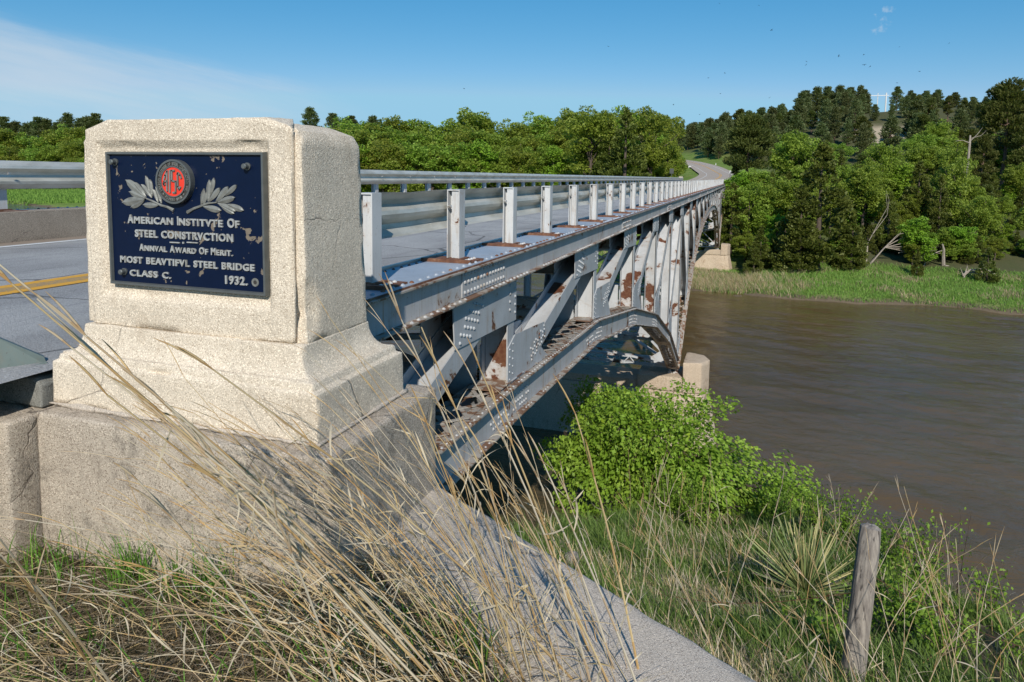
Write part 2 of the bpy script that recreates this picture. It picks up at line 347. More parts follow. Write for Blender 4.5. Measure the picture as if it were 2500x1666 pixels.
# ground
m, t, b, o = mat('ground'); p = pos(t)
g = ramp(t, noi(t, p, .35, 8, .65), [(.3, (.10, .17, .03)), (.5, (.16, .24, .045)), (.7, (.28, .28, .11))])
g = mix(t, mrange(t, noi(t, p, 6, 6, .7), .5, .75, 0, .7), g, (.17, .13, .075))
sx = N(t, 'ShaderNodeSeparateXYZ'); LK(t, p, sx.inputs[0])
nearf = mth(t, 'MULTIPLY', mrange(t, sx.outputs[1], 45, 30), 1.)
soil = mix(t, mrange(t, noi(t, p, 5, 8, .7), .35, .65), (.20, .135, .085), (.10, .07, .042))
soil = mix(t, mrange(t, noi(t, p, 60, 3, .6), .55, .7, 0, .6), soil, (.27, .2, .13))
g = mix(t, mth(t, 'MULTIPLY', nearf, .88), g, soil)
at = N(t, 'ShaderNodeVertexColor', layer_name='tint'); sp = N(t, 'ShaderNodeSeparateColor'); LK(t, at.outputs[0], sp.inputs[0])
g = mix(t, sp.outputs[1], g, mix(t, noi(t, p, .5, 6), (.07, .09, .03), (.12, .10, .055)))  # wood floor
g = mix(t, mrange(t, mth(t, 'ADD', sx.outputs[2], mth(t, 'MULTIPLY', noi(t, p, 1.2, 5), .35)), -10.15, -10.42), g, mix(t, noi(t, p, 3, 5), (.22, .17, .11), (.10, .075, .05)))  # mud at the waterline
g = mix(t, sp.outputs[0], g, mix(t, noi(t, p, .4, 6), (.55, .45, .32), (.40, .32, .21)))      # bare sand
LK(t, g, b.inputs['Base Color']); b.inputs['Roughness'].default_value = .95; b.inputs['Specular IOR Level'].default_value = .1
bump(t, b, noi(t, p, 7, 8, .75), 1., .08); M['ground'] = m
def leafm(name, c1, c2, c3, trans=.3, nscale=.5, tint=False, rough=.55, rnd=.25):
    m, t, b, o = mat(name)
    c = ramp(t, noi(t, coord(t), nscale, 4, .6), [(.32, c1), (.5, c2), (.68, c3)])
    oi = N(t, 'ShaderNodeObjectInfo'); hsv = N(t, 'ShaderNodeHueSaturation'); LK(t, c, hsv.inputs['Color'])
    LK(t, mrange(t, oi.outputs['Random'], 0, 1, .5-.035*rnd*4, .5+.02*rnd*4, False), hsv.inputs['Hue'])
    LK(t, mrange(t, oi.outputs['Random'], 0, 1, 1-rnd, 1+rnd, False), hsv.inputs['Value']); c = hsv.outputs[0]
    if tint:
        a = N(t, 'ShaderNodeVertexColor', layer_name='tint'); c = mix(t, 1., c, a.outputs[0], 'MULTIPLY')
    LK(t, c, b.inputs['Base Color']); b.inputs['Roughness'].default_value = rough; b.inputs['Specular IOR Level'].default_value = .3
    tr = N(t, 'ShaderNodeBsdfTranslucent'); LK(t, mix(t, .5, c, (.42, .55, .07)), tr.inputs[0])
    ms = N(t, 'ShaderNodeMixShader'); ms.inputs[0].default_value = trans
    LK(t, b.outputs[0], ms.inputs[1]); LK(t, tr.outputs[0], ms.inputs[2]); LK(t, ms.outputs[0], o.inputs[0]); return m
M['oak'] = leafm('broadleaf_foliage', (.155, .225, .026), (.235, .32, .04), (.32, .41, .075), trans=.4)
M['lime'] = leafm('young_broadleaf_foliage', (.14, .26, .018), (.20, .35, .028), (.27, .42, .045), rnd=.15)
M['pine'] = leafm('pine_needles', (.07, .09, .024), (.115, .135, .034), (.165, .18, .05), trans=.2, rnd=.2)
M['farpine'] = leafm('haze_tinted_pine_needles', (.095, .125, .05), (.135, .165, .065), (.185, .21, .09), trans=.2, rnd=.25)  # paler needles: distance haze is put into the colour
M['cedar'] = leafm('cedar_foliage', (.07, .09, .016), (.115, .135, .024), (.16, .18, .037), trans=.2, nscale=1., rnd=.15)
M['bush'] = leafm('maple_leaves', (.17, .29, .025), (.25, .40, .04), (.36, .50, .08), trans=.35, nscale=2.5, rnd=.0, tint=True)
M['blade'] = leafm('grass_blades', (.8, .8, .8), (1, 1, 1), (1.1, 1.1, 1.1), trans=.2, nscale=2, tint=True, rnd=0., rough=.6)
def barkm(name, a, b_):
    m, t, b, o = mat(name); p = coord(t, 'Object', (6, 6, 1.2))
    LK(t, mix(t, mrange(t, noi(t, p, 4, 7, .7), .35, .65), a, b_), b.inputs['Base Color']); b.inputs['Roughness'].default_value = .9
    bump(t, b, noi(t, p, 6, 7, .7), .8, .03); return m
M['bark'] = barkm('bark', (.13, .095, .07), (.06, .045, .035)); M['pinebark'] = barkm('pine_bark', (.22, .13, .09), (.09, .065, .05))
M['dead'] = barkm('dead_wood', (.42, .36, .29), (.25, .20, .16))
m, t, b, o = mat('weathered_post'); p = coord(t, 'Object', (10, 10, .8))
c = mix(t, mrange(t, noi(t, p, 4, 8, .7), .35, .65), (.33, .285, .235), (.16, .135, .115)); ck = mrange(t, noi(t, coord(t, 'Object', (16, 16, .5)), 3, 5, .6), .60, .66)
c = mix(t, mth(t, 'MULTIPLY', ck, .8), c, (.04, .03, .025)); LK(t, c, b.inputs['Base Color']); b.inputs['Roughness'].default_value = .85
bump(t, b, mth(t, 'SUBTRACT', noi(t, p, 6, 7, .7), ck), .7, .006); M['wood'] = m
m, t, b, o = mat('dark_feathers'); b.inputs['Base Color'].default_value = (.012, .02, .035, 1); M['bird'] = m
m, t, b, o = mat('sign_face'); LK(t, mix(t, noi(t, pos(t), 3, 3), (.75, .75, .73), (.6, .6, .58)), b.inputs['Base Color']); M['sign'] = m
m, t, b, o = mat('dark_paint'); LK(t, mix(t, noi(t, pos(t), 5, 3), (.05, .055, .05), (.09, .09, .08)), b.inputs['Base Color']); M['dark'] = m
m, t, b, o = mat('lichen'); LK(t, mix(t, noi(t, pos(t), 30, 3), (.1, .14, .03), (.16, .2, .05)), b.inputs['Base Color']); M['moss'] = m
# ================================================================ truss bridge
PAN = 4.37; Y0 = 2.31
zc_ = [-2.33, -2.38, -2.56, -3.16, -4.13, -5.62, -7.75]
zm_ = [-5.45, -3.95, -3.05, -2.6, -2.42, -2.36]
NODES = [(Y0+PAN*k, zc_[k]) for k in range(7)]
main = [(Y0+PAN*(7+i), zm_[i]) for i in range(6)]
NODES += main + [(Y0+PAN*(13+i), zm_[4-i]) for i in range(5)]
NODES += [(Y0+PAN*(18+i), zc_[6-i]) for i in range(7)]
NN = len(NODES)
NODES[0] = (3.30, -2.33)
Y_END = NODES[-1][0]
TOPZ = -.80
bridge = empty('truss_bridge', (-5.5, 28.5, -8.0), 'long grey riveted steel arched truss bridge with flaking paint and rust over the brown river', 'bridge')
def rrow(mb, pts, nrm, r=.014, mi=0):
    for p in pts: mb.rivet(p, nrm, r, mi)
def truss(xo, xi, dz, detail):
    sg = 1 if xo > xi else -1           # outward
    def C(z): return z+dz
    # top chord
    mb = MB(); y0, y1 = 3.25, Y_END+.3
    for x, s in ((xo, sg), (xi, -sg)):
        a, b_ = x-.012*s, x
        mb.box(a, b_, y0, y1, C(-1.06), C(TOPZ), 0)
        mb.box(x+.001*s, x+.075*s, y0, y1, C(-1.065), C(-1.052), 1)
        mb.box(x+.001*s, x+.055*s, y0, y1, C(TOPZ-.016), C(TOPZ-.003), 1)
    if detail:
        for k in range(NN-1):              # splice plates with rivet rows
            if k % 2 == 0 and k < 20:
                ys = NODES[k][0] + (3.0 if k else 3.2)
                if k == 0: ys = 5.85
                mb.box(xo+.001, xo+.011, ys-.55, ys+.55, C(-1.045), C(-.822), 0)
                if k < 12:
                    for i in range(14):
                        yy = ys-.50+i*1.0/13
                        for zz in (-.85, -.915, -1.005): mb.rivet((xo+.011, yy, C(zz)), (1, 0, 0), .019, 0 if random.random() < .75 else 1)
        yy = 3.3
        while yy < 60:                     # rivets along the bottom flange
            if int(yy*1.7) % 3: mb.rivet((xo+.045, yy, C(-1.052)), (0, 0, 1), .017, 0)
            yy += .11 if yy < 30 else .2
    mb.obj('top_chord', [M['web'], M['flange']], bridge)
    # cover plate on which the guardrail posts stand
    mb = MB(); mb.box(min(xo+.02*sg, xi-.2*sg), max(xo+.02*sg, xi-.2*sg), y0, y1, C(TOPZ), C(TOPZ+.014), 0)
    mb.box(xo+.0215*sg, xo+.026*sg, y0, y1, C(TOPZ-.006), C(TOPZ+.011), 1)
    yy = y0+.05
    while yy < (45 if detail else 12):
        mb.rivet((xo-.02*sg, yy, C(TOPZ+.014)), (0, 0, 1), .019, 0 if random.random() < .6 else 1)
        mb.rivet((xi-.15*sg, yy, C(TOPZ+.014)), (0, 0, 1), .015, 1)
        yy += .14
    mb.obj('cover_plate', [M['plate'], M['rust']], bridge)
    # bottom chord: two channels with flanges, lacing between
    H2 = .185
    mb = MB(); path = NODES
    segs = [NODES[:7], NODES[6:19], NODES[18:]]
    for sgm in segs:
        for x, s in ((xo, sg), (xi, -sg)):
            mb.sweep([(x-.012*s, -H2), (x, -H2), (x, H2), (x-.012*s, H2)], sgm, 0)
            mb.sweep([(x+.001*s, H2-.013), (x+.085*s, H2-.013), (x+.085*s, H2), (x+.001*s, H2)], sgm, 1)
            mb.sweep([(x+.001*s, -H2), (x+.085*s, -H2), (x+.085*s, -H2+.013), (x+.001*s, -H2+.013)], sgm, 1)
            mb.sweep([(x-.08*s, H2+.002), (x-.0*s, H2+.002), (x-.0*s, H2+.011), (x-.08*s, H2+.011)], sgm, 1)
    if detail:
        for k in (1, 2, 3, 4, 5):
            (ya, za) = NODES[k]
            for seg, d0, d1 in ((NODES[k-1], -.62, -.04), (NODES[k+1], .04, .62)):
                dv = np.array(seg)-np.array((ya, za)); dv /= np.linalg.norm(dv); nv = np.array((-dv[1], dv[0]))
                if nv[1] < 0: nv = -nv
                for i in range(8):
                    q = np.array((ya, za))+dv*(.09+i*.075)
                    for t_ in (-.12, -.05, .03, .10):
                        w_ = q+nv*t_
                        if (i+int(t_*100)) % 5: mb.rivet((xo, w_[0], w_[1]), (1, 0, 0), .018)
        for k in range(0, 6):
            A, B = np.array(NODES[k]), np.array(NODES[k+1]); L = np.linalg.norm(B-A); d = (B-A)/L; n = np.array((-d[1], d[0])); q = .1
            while q < L:
                w_ = A+d*q+n*(H2); mb.rivet((xo+.05, w_[0], w_[1]+.001), (0, n[0], n[1]), .013)
                if int(q*3) % 2: w_ = A+d*q-n*(H2-.013); mb.rivet((xo+.05, w_[0], w_[1]), (0, n[0], n[1]), .012)
                q += .1 if k < 3 else .17
    mb.obj('bottom_chord', [M['web'], M['flange']], bridge)
    mb = MB()
    for k in range(NN-1):
        A, B = np.array(NODES[k]), np.array(NODES[k+1]); L = np.linalg.norm(B-A); d = (B-A)/L; n = np.array((-d[1], d[0])); st = .42
        q = .45; side = 0
        for face in (H2+.018, -H2-.018):
            q = .5; side = 0
            while q < L-.55:
                for sd_ in (0, 1):
                    xa, xb = (xo, xi) if sd_ == 0 else (xi, xo)
                    off = face+.008*sd_
                    a_ = A+d*q+n*off; b_ = A+d*(q+st)+n*off
                    mb.bar((xa, a_[0], a_[1]), (xb, b_[0], b_[1]), .042, .007, (0, n[0], n[1]), 1)
                q += st
            for q0, q1 in ((-.35, .42), (L-.42, L+.35)):
                q1 = min(q1, L); q0 = max(q0, 0)
                a_ = A+d*q0+n*(face+.016); b_ = A+d*q1+n*(face+.016)
                xm = (xo+xi)/2
                mb.bar((xm, a_[0], a_[1]), (xm, b_[0], b_[1]), abs(xo-xi)+.02, .008, (0, n[0], n[1]), 1 if random.random() < .65 else 0)
    mb.obj('lacing', [M['member'], M['flange']], bridge)
    # verticals, diagonals, gussets
    def hmem(name, A, B, w, mi_flange='clean', web='member', ext=0):
        A, B = np.array(A, float), np.array(B, float); d = (B-A)/np.linalg.norm(B-A); n = np.array((-d[1], d[0])); A = A-d*ext; B = B+d*ext
        mb = MB()
        for x, s in ((xo-.014*sg, sg), (xi+.014*sg, -sg)):
            mb.bar((x-.006*s, A[0], C(A[1])), (x-.006*s, B[0], C(B[1])), .012, w, (0, n[0], n[1]), 0)
        xm = (xo+xi)/2
        mb.bar((xm, A[0], C(A[1])), (xm, B[0], C(B[1])), abs(xo-xi)-.06, .012, (0, n[0], n[1]), 1)
        if detail and A[0] < 20:               # rivet line along the flange edges
            L = np.linalg.norm(B-A); q = .2
            while q < L:
                w_ = A+d*q
                mb.rivet((xi+.03*sg, w_[0]-n[0]*.03, C(w_[1])-n[1]*.03), (0, -abs(n[0])-.01, 0.2), .012, 0); q += .16
        mb.obj(name, [M[mi_flange], M[web]], bridge)
    for k, (y, z) in enumerate(NODES):
        if 0 < k < NN-1: hmem('vertical', (y, z+.16-dz*1), (y, -1.06), .20)
    for k in range(NN-1):
        (ya, za), (yb, zb) = NODES[k], NODES[k+1]
        first = k < 6 or 12 <= k < 18
        if first: A, B = (ya+.05, za+.12), (yb-.05, -1.12)
        else: A, B = (yb-.05, zb+.12), (ya+.05, -1.12)
        A = (A[0], A[1]-dz)
        hmem('diagonal', A, B, .21)
    mall = MB()
    for k in range(1, NN-1):
        y, z = NODES[k]; first = k <= 6 or 12 < k <= 18
        mb = MB(); mi_ = MB(); ml = MB(); mli = MB(); w = 1.55 if k < 4 or 9 < k < 15 else 1.15
        s_ = 1 if first else -1
        if k == 12: s_ = 0
        poly = [(y-s_*w, -1.045), (y+s_*.14, -1.045), (y+s_*.14, -1.53), (y-s_*(w-.05), -1.47)] if s_ else [(y-w, -1.045), (y+w, -1.045), (y+w-.1, -1.5), (y-w+.1, -1.5)]
        poly = [(a, C(b_)) for a, b_ in poly]
        mb.prism(poly, 'X', xo-.013*sg, xo-.002*sg); mi_.prism(poly, 'X', xi+.013*sg, xi+.002*sg)
        if detail and k < 12 and s_ > 0:
            for zz in np.arange(-1.10, -1.5, -.085):
                mb.rivet((xo-.002, y+.09, C(zz)), (1, 0, 0), .018)
                if int(zz*50) % 2: mb.rivet((xo-.002, y-.08, C(zz-.03)), (1, 0, 0), .018)
            A = np.array((y-s_*w+.42, -1.28)); 
            dd = np.array((.87, .49)); nn = np.array((-.49, .87))
            for i in range(-6, 7):
                for j in range(-2, 3):
                    if (i+j) % 2 or abs(i)+abs(j)*1.6 > 6.6: continue
                    q = A+dd*(i*.052)+nn*(j*.052)
                    if -1.45 < q[1] < -1.08: mb.rivet((xo-.002, q[0], C(q[1])), (1, 0, 0), .019)
        # lower gusset at the bottom chord
        nd = NODES[k+1] if first else NODES[k-1]
        dv = np.array((nd[0], -1.12))-np.array((y, z)); dv /= np.linalg.norm(dv); s2 = 1 if nd[0] > y else -1; nv = np.array((-dv[1], dv[0]))*s2
        cv = np.array(nd)-np.array((y, z)); cv /= np.linalg.norm(cv)
        P = [(y-s2*.11, z+.17), (y-s2*.11, z+.17+.42), (y+s2*.12, z+.17+.52)]
        q1 = np.array((y, z+.12))+dv*1.35+nv*.11; q2 = np.array((y, z+.12))+dv*1.15-nv*.13; q3 = np.array((y, z))+cv*1.5+np.array((0, .17))
        P += [tuple(q1), tuple(q2), tuple(q3)]
        if dz: P = [(a, b_) for a, b_ in P]
        ml.prism(P, 'X', xo-.013*sg, xo-.002*sg); mli.prism(P, 'X', xi+.013*sg, xi+.002*sg)
        if detail and k < 8:
            for i in range(9):
                for j in (-.07, -.02, .03, .08):
                    q = np.array((y, z+.12))+dv*(.75+i*.07)+nv*j
                    if (i+int(j*100)) % 3: ml.rivet((xo-.002, q[0], q[1]), (1, 0, 0), .017)
            for i in range(5):
                ml.rivet((xo-.002, y-.06, z+.25+i*.08), (1, 0, 0), .013); ml.rivet((xo-.002, y+.04, z+.29+i*.08), (1, 0, 0), .013)
        for q_ in (mb, mi_, ml, mli):
            if detail: q_.obj('gusset_plate', [M['clean']], bridge)
            else: mall.add(q_.v, q_.f)
    if not detail: tag(mall.obj('gusset_plate', [M['clean']], bridge), kind='stuff')
XR_O, XR_I, XL_O, XL_I, DZL = -2.22, -2.54, -8.95, -8.63, .25
truss(XR_O, XR_I, 0, True); 
truss(XL_O, XL_I, DZL, False)
# floor beams, stringers, bracing
for k, (y, z) in enumerate(NODES):
    y = y if k else 3.5
    mb = MB()
    mb.box(XL_I+.0, XR_I-.0, y-.006, y+.006, -1.62, -1.08, 0); mb.box(XL_I, XR_I, y-.1, y+.1, -1.635, -1.62, 0); mb.box(XL_I, XR_I, y-.1, y+.1, -1.08, -1.066, 0)
    mb.obj('floor_beam', [M['member']], bridge)
    if 0 < k < NN-1:
        mb = MB(); xa, xb = XL_I+.02, XR_I-.02; zb = z+.22; zt = -1.66
        for zz in (zb, zb-.3):                           # laced bottom strut
            mb.box(xa, xb, y-.12, y-.11, zz-.04, zz+.04); mb.box(xa, xb, y+.11, y+.12, zz-.04, zz+.04)
            mb.box(xa, xb, y-.10, y+.10, zz+.041, zz+.049)
        q = xa; up_ = True
        while q < xb-.2:
            z0_, z1_ = (zb-.3, zb) if up_ else (zb, zb-.3); up_ = not up_
            mb.bar((q, y-.125, z0_), (q+.26, y-.125, z1_), .04, .008, (0, 1, 0)); q += .26
        if zt-zb > .5:
            xm = (xa+xb)/2
            mb.bar((xa, y+.02, zb), (xm if zt-zb < 2 else xb, y+.02, zt), .08, .09, (0, 1, 0)); mb.bar((xb, y-.04, zb), (xm if zt-zb < 2 else xa, y-.04, zt), .08, .09, (0, 1, 0))
        for xg, s in ((xa, 1), (xb, -1)): mb.prism([(xg, zb-.33), (xg+s*.75, zb-.3), (xg+s*.75, zb+.05), (xg+s*.15, zb+.5), (xg, zb+.5)], 'Y', y-.137, y-.128)
        mb.obj('sway_brace', [M['member']], bridge)
mb = MB()
for k in range(NN-1):
    (ya, za), (yb, zb) = NODES[k], NODES[k+1]
    mb.bar((XL_I, ya, za-.03), (XR_I, yb, zb-.03), .12, .08); mb.bar((XR_I, ya, za+.06), (XL_I, yb, zb+.06), .12, .08)
mb.obj('lateral_bracing', [M['member']], bridge)
mb = MB()
for x in (-3.4, -4.5, -5.6, -6.7, -7.8):
    mb.box(x-.006, x+.006, 3.3, Y_END, -1.45, -1.10); mb.box(x-.07, x+.07, 3.3, Y_END, -1.462, -1.45)
mb.obj('stringers', [M['member']], bridge)
mb = MB(); mb.prism([(-8.50, -1.062), (-2.80, -1.062), (-2.80, -1.02), (-5.5, -.96), (-8.50, -.94)], 'Y', 3.2, Y_END+.3); mb.obj('deck_slab', [M['slab']], bridge)
mb = MB(); mb.box(-2.795, -2.76, 3.2, Y_END+.3, -1.0, -.768); mb.obj('curb_angle', [M['galv']], bridge)
mb = MB(); mb.prism([(-8.60, -.90), (-8.36, -.90), (-8.38, -.53), (-8.60, -.52)], 'Y', -6, Y_END+.3); mb.obj('curb', [M['curb']], bridge)
# ================================================================ guardrails
def wprof(x, s, zt):   # W section, 0.31 high, bulging to -s side
    pts = [(0, 0), (.022, -.012), (.070, -.055), (.080, -.085), (.022, -.128), (.014, -.155), (.022, -.182), (.080, -.225), (.070, -.255), (.022, -.298), (0, -.31)]
    pts = [(a, b*1.13) for a, b in pts]
    return [(x+s*(a-.05), zt+b) for a, b in pts]
def guardrail(side):
    if side == 'R':
        g = empty('guardrail', (-2.5, 4.2, -.78), 'near galvanised guardrail with white steel posts on rusty base plates along the truss edge', 'guardrail')
        xf, sg, zb, zt, y0, ys = -2.40, -1, -.786, -.135, 3.22, 4.205
    else:
        g = empty('guardrail', (-8.6, 5, -.5), 'far galvanised guardrail across the road above the brown concrete curb', 'guardrail')
        xf, sg, zb, zt, y0, ys = -8.80, 1, -.535, .095, -4.0, -1.66
    dzf = (lambda y: 0.) if side == 'R' else (lambda y: -.0009*(y-6))
    mb = MB(); xr = xf+sg*.185 if side == 'R' else xf+sg*.20
    ny = 240; path = list(np.linspace(y0, Y_END+1.5, ny))
    pr = wprof(xr, sg, zt); th = .006
    b0 = 0; k = len(pr)
    for i, y in enumerate(path):
        dent = .0
        if side == 'R' and 3.2 < y < 5.8: dent = -.012*math.exp(-((y-4.95)/.35)**2)
        for (x, z) in pr: mb.v.append((x, y, z+dzf(y)+dent*(1 if z > zt-.1 else .3)))
        for (x, z) in pr: mb.v.append((x-sg*th, y, z+dzf(y)+dent*(1 if z > zt-.1 else .3)))
    for i in range(ny-1):
        for j in range(k-1):
            a = i*2*k+j; mb.f.append((a, a+1, a+2*k+1, a+2*k)); mb.m.append(0)
            a += k; mb.f.append((a+2*k, a+2*k+1, a+1, a)); mb.m.append(0)
        for j in (0, k-1):
            a = i*2*k+j; mb.f.append((a, a+k, a+3*k, a+2*k)); mb.m.append(0)
    mb.obj('rail_beam', [M['galv']], g, fix=False)
    # post: hollow-faced channel with top cap
    def post_parts(y, parent):
        h = zt-zb-.022+.0; xa, xb = (xf, xf+sg*.122)
        lo, hi = min(xa, xb), max(xa, xb)
        mb = MB(); ya, yb = y-.065, y+.065
        mb.box(hi-.009, hi, ya, yb, zb+.03, zt, 0); mb.box(lo, lo+.009, ya, yb, zb+.03, zt, 0)
        mb.box(lo+.042, hi-.0095, ya+.014, ya+.022, zb+.03, zt-.0105, 0); mb.box(lo+.0095, lo+.0415, ya+.07, ya+.078, zb+.03, zt-.0105, 0)
        mb.box(lo+.0095, hi-.0095, ya+.001, yb-.001, zt-.010, zt+.001, 0)
        pm = mb.mesh('post', [M['post']])
        po = link('post', pm, parent); po.location = (po.location[0], po.location[1], po.location[2])
        mb = MB(); xl, xh = sorted((xf-sg*.15, xf+sg*.33))
        mb.box(xl, xh, y-.13, y+.17, zb, zb+.014, 0)
        mb.box(lo-.05, hi+.03, y-.085, y+.1, zb+.015, zb+.029, 0)
        mb.box(xl, xh, y-.175, y-.131, zb+.001, zb+.030, 0)
        if sg < 0: 
            for i in range(4): mb.rivet((xf+.075, y-.08+i*.065, zb+.014), (0, 0, 1), .019, 1)
        bp = link('base_plate', mb.mesh('base_plate', [M['rust'], M['post']]), po, loc=(0, 0, 0))
        mb = MB(); xbz = lo+.012 if side == 'R' else hi+.03
        zbz = zt-.155
        mb.tube([(xbz+.012, ya-.012, zbz), (xbz+.012, ya+.02, zbz)] if side == 'R' else [(xbz+.10, y, zbz), (xbz+.125, y, zbz)], .017, 6); mb.tube([(xbz+.012, ya-.022, zbz), (xbz+.012, ya-.012, zbz)] if side == 'R' else [(xbz+.125, y, zbz), (xbz+.132, y, zbz)], .009, 8)
        bo = link('bolt', mb.mesh('bolt', [M['bolt']]), po, loc=(0, 0, 0))
        return po
    first = post_parts(ys, g); y = ys; i = 0
    while y+1.535 < Y_END+1.5:
        y += 1.535; i += 1
        c = copy_tree(first, g); c.location = (first.location[0], first.location[1]+1.535*i, first.location[2]+dzf(y))
guardrail('R'); guardrail('L')
# ================================================================ pillar, abutment, piers
def roughen(me, cell=.035, amp=.003, bev=.012, chips=0., seed=0):
    import bmesh
    bm = bmesh.new(); bm.from_mesh(me); bmesh.ops.recalc_face_normals(bm, faces=bm.faces)
    if bev:
        ed = [e for e in bm.edges if len(e.link_faces) == 2 and e.calc_face_angle(0) > .5]
        bmesh.ops.bevel(bm, geom=ed, offset=bev, segments=2, affect='EDGES', profile=.6)
    bmesh.ops.triangulate(bm, faces=[f for f in bm.faces if len(f.verts) > 4])
    for _ in range(9):
        ed = [e for e in bm.edges if e.calc_length() > cell]
        if not ed or len(bm.verts) > 90000: break
        bmesh.ops.subdivide_edges(bm, edges=ed, cuts=1, use_grid_fill=True)
    bm.normal_update()
    for v in bm.verts:
        p = v.co; d = noise.noise(p*6+Vector((seed, 0, 0)))*amp*1.4+noise.noise(p*22)*amp*.8+noise.noise(p*70)*amp*.5
        v.co = p+v.normal*d
        if chips:
            n2 = noise.noise(p*5.5+Vector((9, seed, 3)))
            e_ = 1-max(abs(v.normal.x), abs(v.normal.y), abs(v.normal.z))
            if e_ > .12 and n2 > .22: v.co -= v.normal*chips*min(1, (n2-.22)*5)
    for f in bm.faces: f.smooth = True
    bm.to_mesh(me); bm.free(); return me
pil = empty('concrete_pillar', (-2.35, 2.7, -1.12), 'tall cream concrete pillar bearing a dark blue award plaque at the bridge end', 'pillar')
def plevels(levels):
    mb = MB(); n = len(levels)
    for (z, x0, x1, y0, y1) in levels: mb.v += [(x0, y0, z), (x1, y0, z), (x1, y1, z), (x0, y1, z)]
    for i in range(n-1):
        for j in range(4): mb.f.append((4*i+j, 4*i+(j+1) % 4, 4*i+4+(j+1) % 4, 4*i+4+j)); mb.m.append(0)
    mb.f += [(3, 2, 1, 0), (4*n-4, 4*n-3, 4*n-2, 4*n-1)]; mb.m += [0, 0]; return mb
lv = [(-.738, -3.0, -1.745, 2.462, 2.955), (-.5, -2.995, -1.75, 2.462, 2.95), (.13, -2.985, -1.765, 2.462, 2.93), (.175, -2.965, -1.785, 2.475, 2.91), (.213, -2.86, -1.88, 2.56, 2.85)]
me = plevels(lv).mesh('shaft', M['pillar']); roughen(me, .035, .0017, .006, .008, 1)
for v_ in me.vertices:       # broken corner low on the right edge
    d_ = (Vector(v_.co)-Vector((-1.752, 2.468, -.60))); dd_ = math.sqrt(d_.x**2+d_.y**2+(d_.z*.55)**2)
    if dd_ < .085: k_ = (1-dd_/.085)*(.75+.6*noise.noise(v_.co*30)); v_.co += Vector((-.045*k_, .045*k_, 0))
link('shaft', me, pil)
# front slab with sunk panel
mb = MB(); yf, yr, yb = 2.433, 2.4555, 2.4615
X = [-2.935, -2.90, -1.90, -1.80]; 
ox0, ox1, oz0, oz1 = -2.935, -1.795, -.737, .205
rx0, rx1, rz0, rz1 = -2.875, -1.905, -.60, .135
ix0, ix1, iz0, iz1 = rx0+.03, rx1-.02, rz0+.03, rz1-.035
v = [(ox0, yf, oz0), (ox1, yf, oz0), (ox1, yf, oz1-.015), (-1.93, yf, oz1+.025), (-2.80, yf, oz1+.025), (ox0, yf, oz1-.02),
     (rx0, yf, rz0), (rx1, yf, rz0), (rx1, yf, rz1), (rx0, yf, rz1), (ix0, yr, iz0), (ix1, yr, iz0), (ix1, yr, iz1), (ix0, yr, iz1)]
fs = [(0, 1, 7, 6), (1, 2, 8, 7), (2, 3, 4, 9, 8), (4, 5, 0, 6, 9), (6, 7, 11, 10), (7, 8, 12, 11), (8, 9, 13, 12), (9, 6, 10, 13), (10, 11, 12, 13)]
bk = [(ox0, yb, oz0), (ox1, yb, oz0), (ox1, yb, oz1-.015), (-1.93, yb+.18, oz1+.035), (-2.80, yb+.18, oz1+.035), (ox0, yb, oz1-.02)]
nb = len(v); v += bk
fs += [(i, (i+1) % 6, nb+(i+1) % 6, nb+i) for i in range(6)]+[(nb, nb+1, nb+2, nb+3, nb+4, nb+5)]
mb.add(v, fs); me = mb.mesh('front_panel', M['pillar']); roughen(me, .035, .0018, .006, .007, 4); link('front_panel', me, pil)
cov = []
for i in range(7):
    t = i/6*pi/2; cov.append((-.872+.130*sin(t), .095*(1-cos(t))))
zz = [(-1.118, 0.0), (-.915, .006), (-.905, .030), (-.880, .034)]
levels = []
for z, a in zz: levels.append((z, -3.10+a, -1.615-a, 2.335+a*.6, 3.10-a))
for i in range(8):
    t = i/7; a = .040+.085*(1-(1-t)**2)**.5 if False else .040+.09*math.sin(t*pi/2)
    z = -.872+.128*(1-math.cos(t*pi/2)); levels.append((z, -3.10+a, -1.615-a, 2.335+a*.6, 3.10-a))
levels.append((-.737, -3.10+.132, -1.615-.132, 2.335+.132*.6, 3.10-.132))
me = plevels(levels).mesh('pedestal', M['pillar']); roughen(me, .035, .002, .005, .010, 2); link('pedestal', me, pil)
# mortar line under the pedestal
mb = MB(); mb.box(-3.115, -1.60, 2.32, 3.11, -1.128, -1.112); me = mb.mesh('mortar_bed', M['slab']); roughen(me, .03, .008, 0, 0, 3); link('mortar_bed', me, pil)
# ---- plaque
pl = MB(); YP = 2.432
c = [atY(x, y, YP) for x, y in ((253, 367), (646, 374), (278, 691), (653, 728))]
qx0, qx1 = (c[0][0]+c[2][0])/2, (c[1][0]+c[3][0])/2; qz1, qz0 = (c[0][2]+c[1][2])/2, (c[2][2]+c[3][2])/2
pl.box(qx0+.004, qx1-.004, YP+.004, 2.4548, qz0+.004, qz1-.004)
plaque = link('plaque', pl.mesh('plaque', M['enamel']), pil); plaque['label'] = 'dark blue enamel plaque with raised pewter lettering'
def sub(name, mb_or_me, mats=None, **k):
    me = mb_or_me.mesh(name, mats, **k) if isinstance(mb_or_me, MB) else mb_or_me
    return link(name, me, plaque, loc=(0, 0, 0))
bw = .017; mb = MB()
O = [(qx0, qz0), (qx1, qz0), (qx1, qz1), (qx0, qz1)]; I = [(qx0+bw, qz0+bw), (qx1-bw, qz0+bw), (qx1-bw, qz1-bw), (qx0+bw, qz1-bw)]; Md = [(qx0+.004, qz0+.004), (qx1-.004, qz0+.004), (qx1-.004, qz1-.004), (qx0+.004, qz1-.004)]
